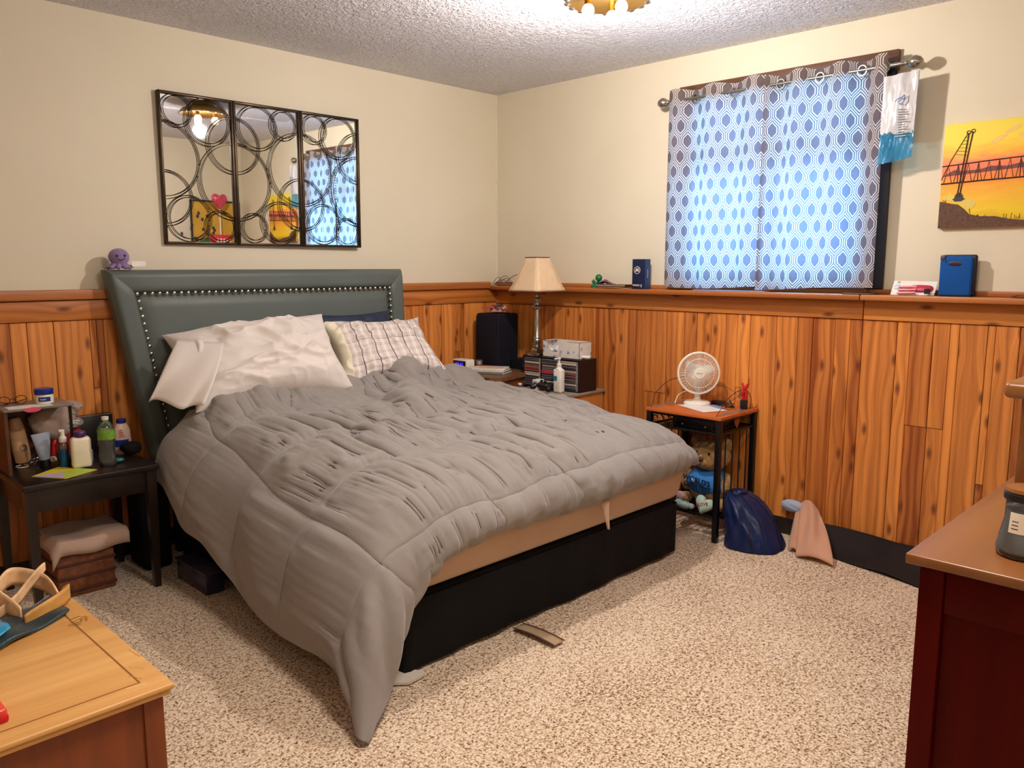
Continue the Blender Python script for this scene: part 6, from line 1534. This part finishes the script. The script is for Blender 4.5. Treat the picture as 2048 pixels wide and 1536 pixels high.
mb = MB(); mb.lathe([(.0385, DZ+.112), (.040, DZ+.114), (.040, DZ+.126), (.036, DZ+.128)], (CX_, CY_, 0), 32); mb.build('black_band', M_BLACK, cj_)
mb = MB(); mb.lathe([(.0385, DZ+.1285), (.039, DZ+.130), (.037, DZ+.136), (0, DZ+.137)], (CX_, CY_, 0), 32); mb.build('wooden_lid', M_DRESSER_T, cj_)
mb = MB(); mb.grid(lambda a, b: (CX_+(.0385+.003*(1-b))*math.cos(2.62+.75*a), CY_+(.0385+.003*(1-b))*math.sin(2.62+.75*a), DZ+.052+.040*b), 12, 4); mb.build('label', mat('cream_label', (222, 206, 184), .6), cj_, smooth=80)
mb = MB()
for q in range(3): mb.grid(lambda a, b, q=q: (CX_+(.0412-.0006*q)*math.cos(2.75+.3*a), CY_+(.0412-.0006*q)*math.sin(2.75+.3*a), DZ+.060+.007*q+.002*b), 6, 2)
mb.build('printed_lines', mat('brown_print', (110, 80, 64), .6), cj_)
# wooden desk shelf on the dresser
# (wide enough to carry the gift box)
hs = thing('desk_shelf', 'orange brown wooden shelf with rounded edge standing on the dresser', 'shelf', (-1.2, -3.50, DZ))
mb = MB(); mb.box(-1.565, -.15, -3.66, -3.330, 1.022, 1.062, bev=.014, seg=4); mb.build('shelf_top', M_DRESSER_T, hs)
mb = MB(); mb.box(-1.42, -1.40, -3.64, -3.345, DZ, 1.0215, bev=.004); mb.build('side_panel', M_DRESSER_T, hs)
mb = MB(); mb.box(-1.44, -1.4205, -3.37, -3.345, DZ, 1.0215, bev=.004); mb.build('post', M_DRESSER_T, hs)
mb = MB(); mb.box(-.20, -.18, -3.64, -3.345, DZ, 1.0215, bev=.004); mb.build('side_panel', M_DRESSER_T, hs)
mb = MB(); mb.box(-1.3995, -.2005, -3.64, -3.63, DZ, 1.0215); mb.build('back_panel', M_DRESSER_T, hs)

# ------------------------------------------------ seen in the mirror: poster, heart balloon, odds and ends
ps = thing('framed_poster', 'black framed mustard yellow floral poster on the back wall, seen in the mirror', 'poster', (-.28, -3.74, 1.62))
PX0, PX1, PZ0, PZ1 = -.52, -.04, 1.30, 1.88
mb = MB()
for q in ((PX0, PX0+.014, PZ0, PZ1), (PX1-.014, PX1, PZ0, PZ1), (PX0, PX1, PZ0, PZ0+.014), (PX0, PX1, PZ1-.014, PZ1)): mb.box(q[0], q[1], -3.749, -3.727, q[2], q[3])
mb.build('frame', M_BLACK, ps)
mb = MB(); mb.box(PX0+.014, PX1-.014, -3.748, -3.738, PZ0+.014, PZ1-.014); mb.build('print', mat('mustard_print', (206, 160, 52), .6, var=.15, vscale=6), ps)
mb = MB()
for k in range(22):
    a = rr2.uniform(0, 6.28); rr_ = rr2.uniform(.05, .2); mb.ball((-.42+rr_*math.cos(a), -3.738, 1.56+rr_*math.sin(a)), (.014, .001, .018), 8)
o = mb.build('printed_petals', mat('navy_print', (40, 44, 60), .6), ps); o['kind'] = 'stuff'
for k, c in enumerate(((150, 50, 50), (40, 110, 60), (60, 60, 90))):
    mb = MB(); mb.ball((-.50+.11*k, -3.738, 1.46+.03*k), (.055, .0012, .04), 14); mb.build('printed_bloom', mat('bloom_%d' % k, c, .6), ps)
hb_ = thing('heart_balloon', 'pink glitter heart on a stick standing in a red gift box on the dresser', 'decoration', (-.32, -3.55, 1.06))
HBX, HBY = -.32, -3.55
mb = MB(); vs = []; fs = []
for sgn in (1, -1):
    for j in range(9):
        f = 1-j/8
        for i in range(36):
            t = 2*PI*i/36; hx = 16*math.sin(t)**3/16; hz = (13*math.cos(t)-5*math.cos(2*t)-2*math.cos(3*t)-math.cos(4*t))/16
            vs.append((HBX+hx*f*.075, HBY+sgn*.038*math.sqrt(max(0, 1-f**2.5)), 1.87+(hz*f+.1*(1-f))*.085))
for sgn in (0, 1):
    for j in range(8):
        for i in range(36): o_ = sgn*9*36; fs.append((o_+j*36+i, o_+j*36+(i+1) % 36, o_+(j+1)*36+(i+1) % 36, o_+(j+1)*36+i))
mb._new(vs, fs); mb.build('heart', mat('pink_glitter', (206, 70, 96), .25, .2, var=.6, vscale=120), hb_, smooth=80, weld=True)
mb = MB(); mb.cyl((HBX, HBY, 1.56), (HBX, HBY, 1.81), .006); mb.build('stick', M_WHITE, hb_)
mb = MB(); mb.box(HBX-.085, HBX+.085, HBY-.05, HBY+.05, 1.063, 1.56, bev=.004); mb.build('gift_box', mat('red_pink_card', (206, 36, 60), .4), hb_)
mb = MB(); [mb.box(HBX-.06+.03*k, HBX-.045+.03*k, HBY+.050, HBY+.0515, 1.48, 1.525) for k in range(5)]; mb.build('white_print', M_WHITE, hb_)['kind'] = 'stuff'
# lettering becomes plain mesh
bpy.context.view_layer.update()
dg_ = bpy.context.evaluated_depsgraph_get()
for o in [q for q in bpy.data.objects if q.type == 'FONT']:
    me = bpy.data.meshes.new_from_object(o.evaluated_get(dg_)); me.name = 'lettering'
    nm = o.name; n = bpy.data.objects.new('tmp', me); COL.objects.link(n)
    n.parent = o.parent; n.matrix_local = o.matrix_local.copy()
    bpy.data.objects.remove(o); n.name = nm
bpy.context.view_layer.update()
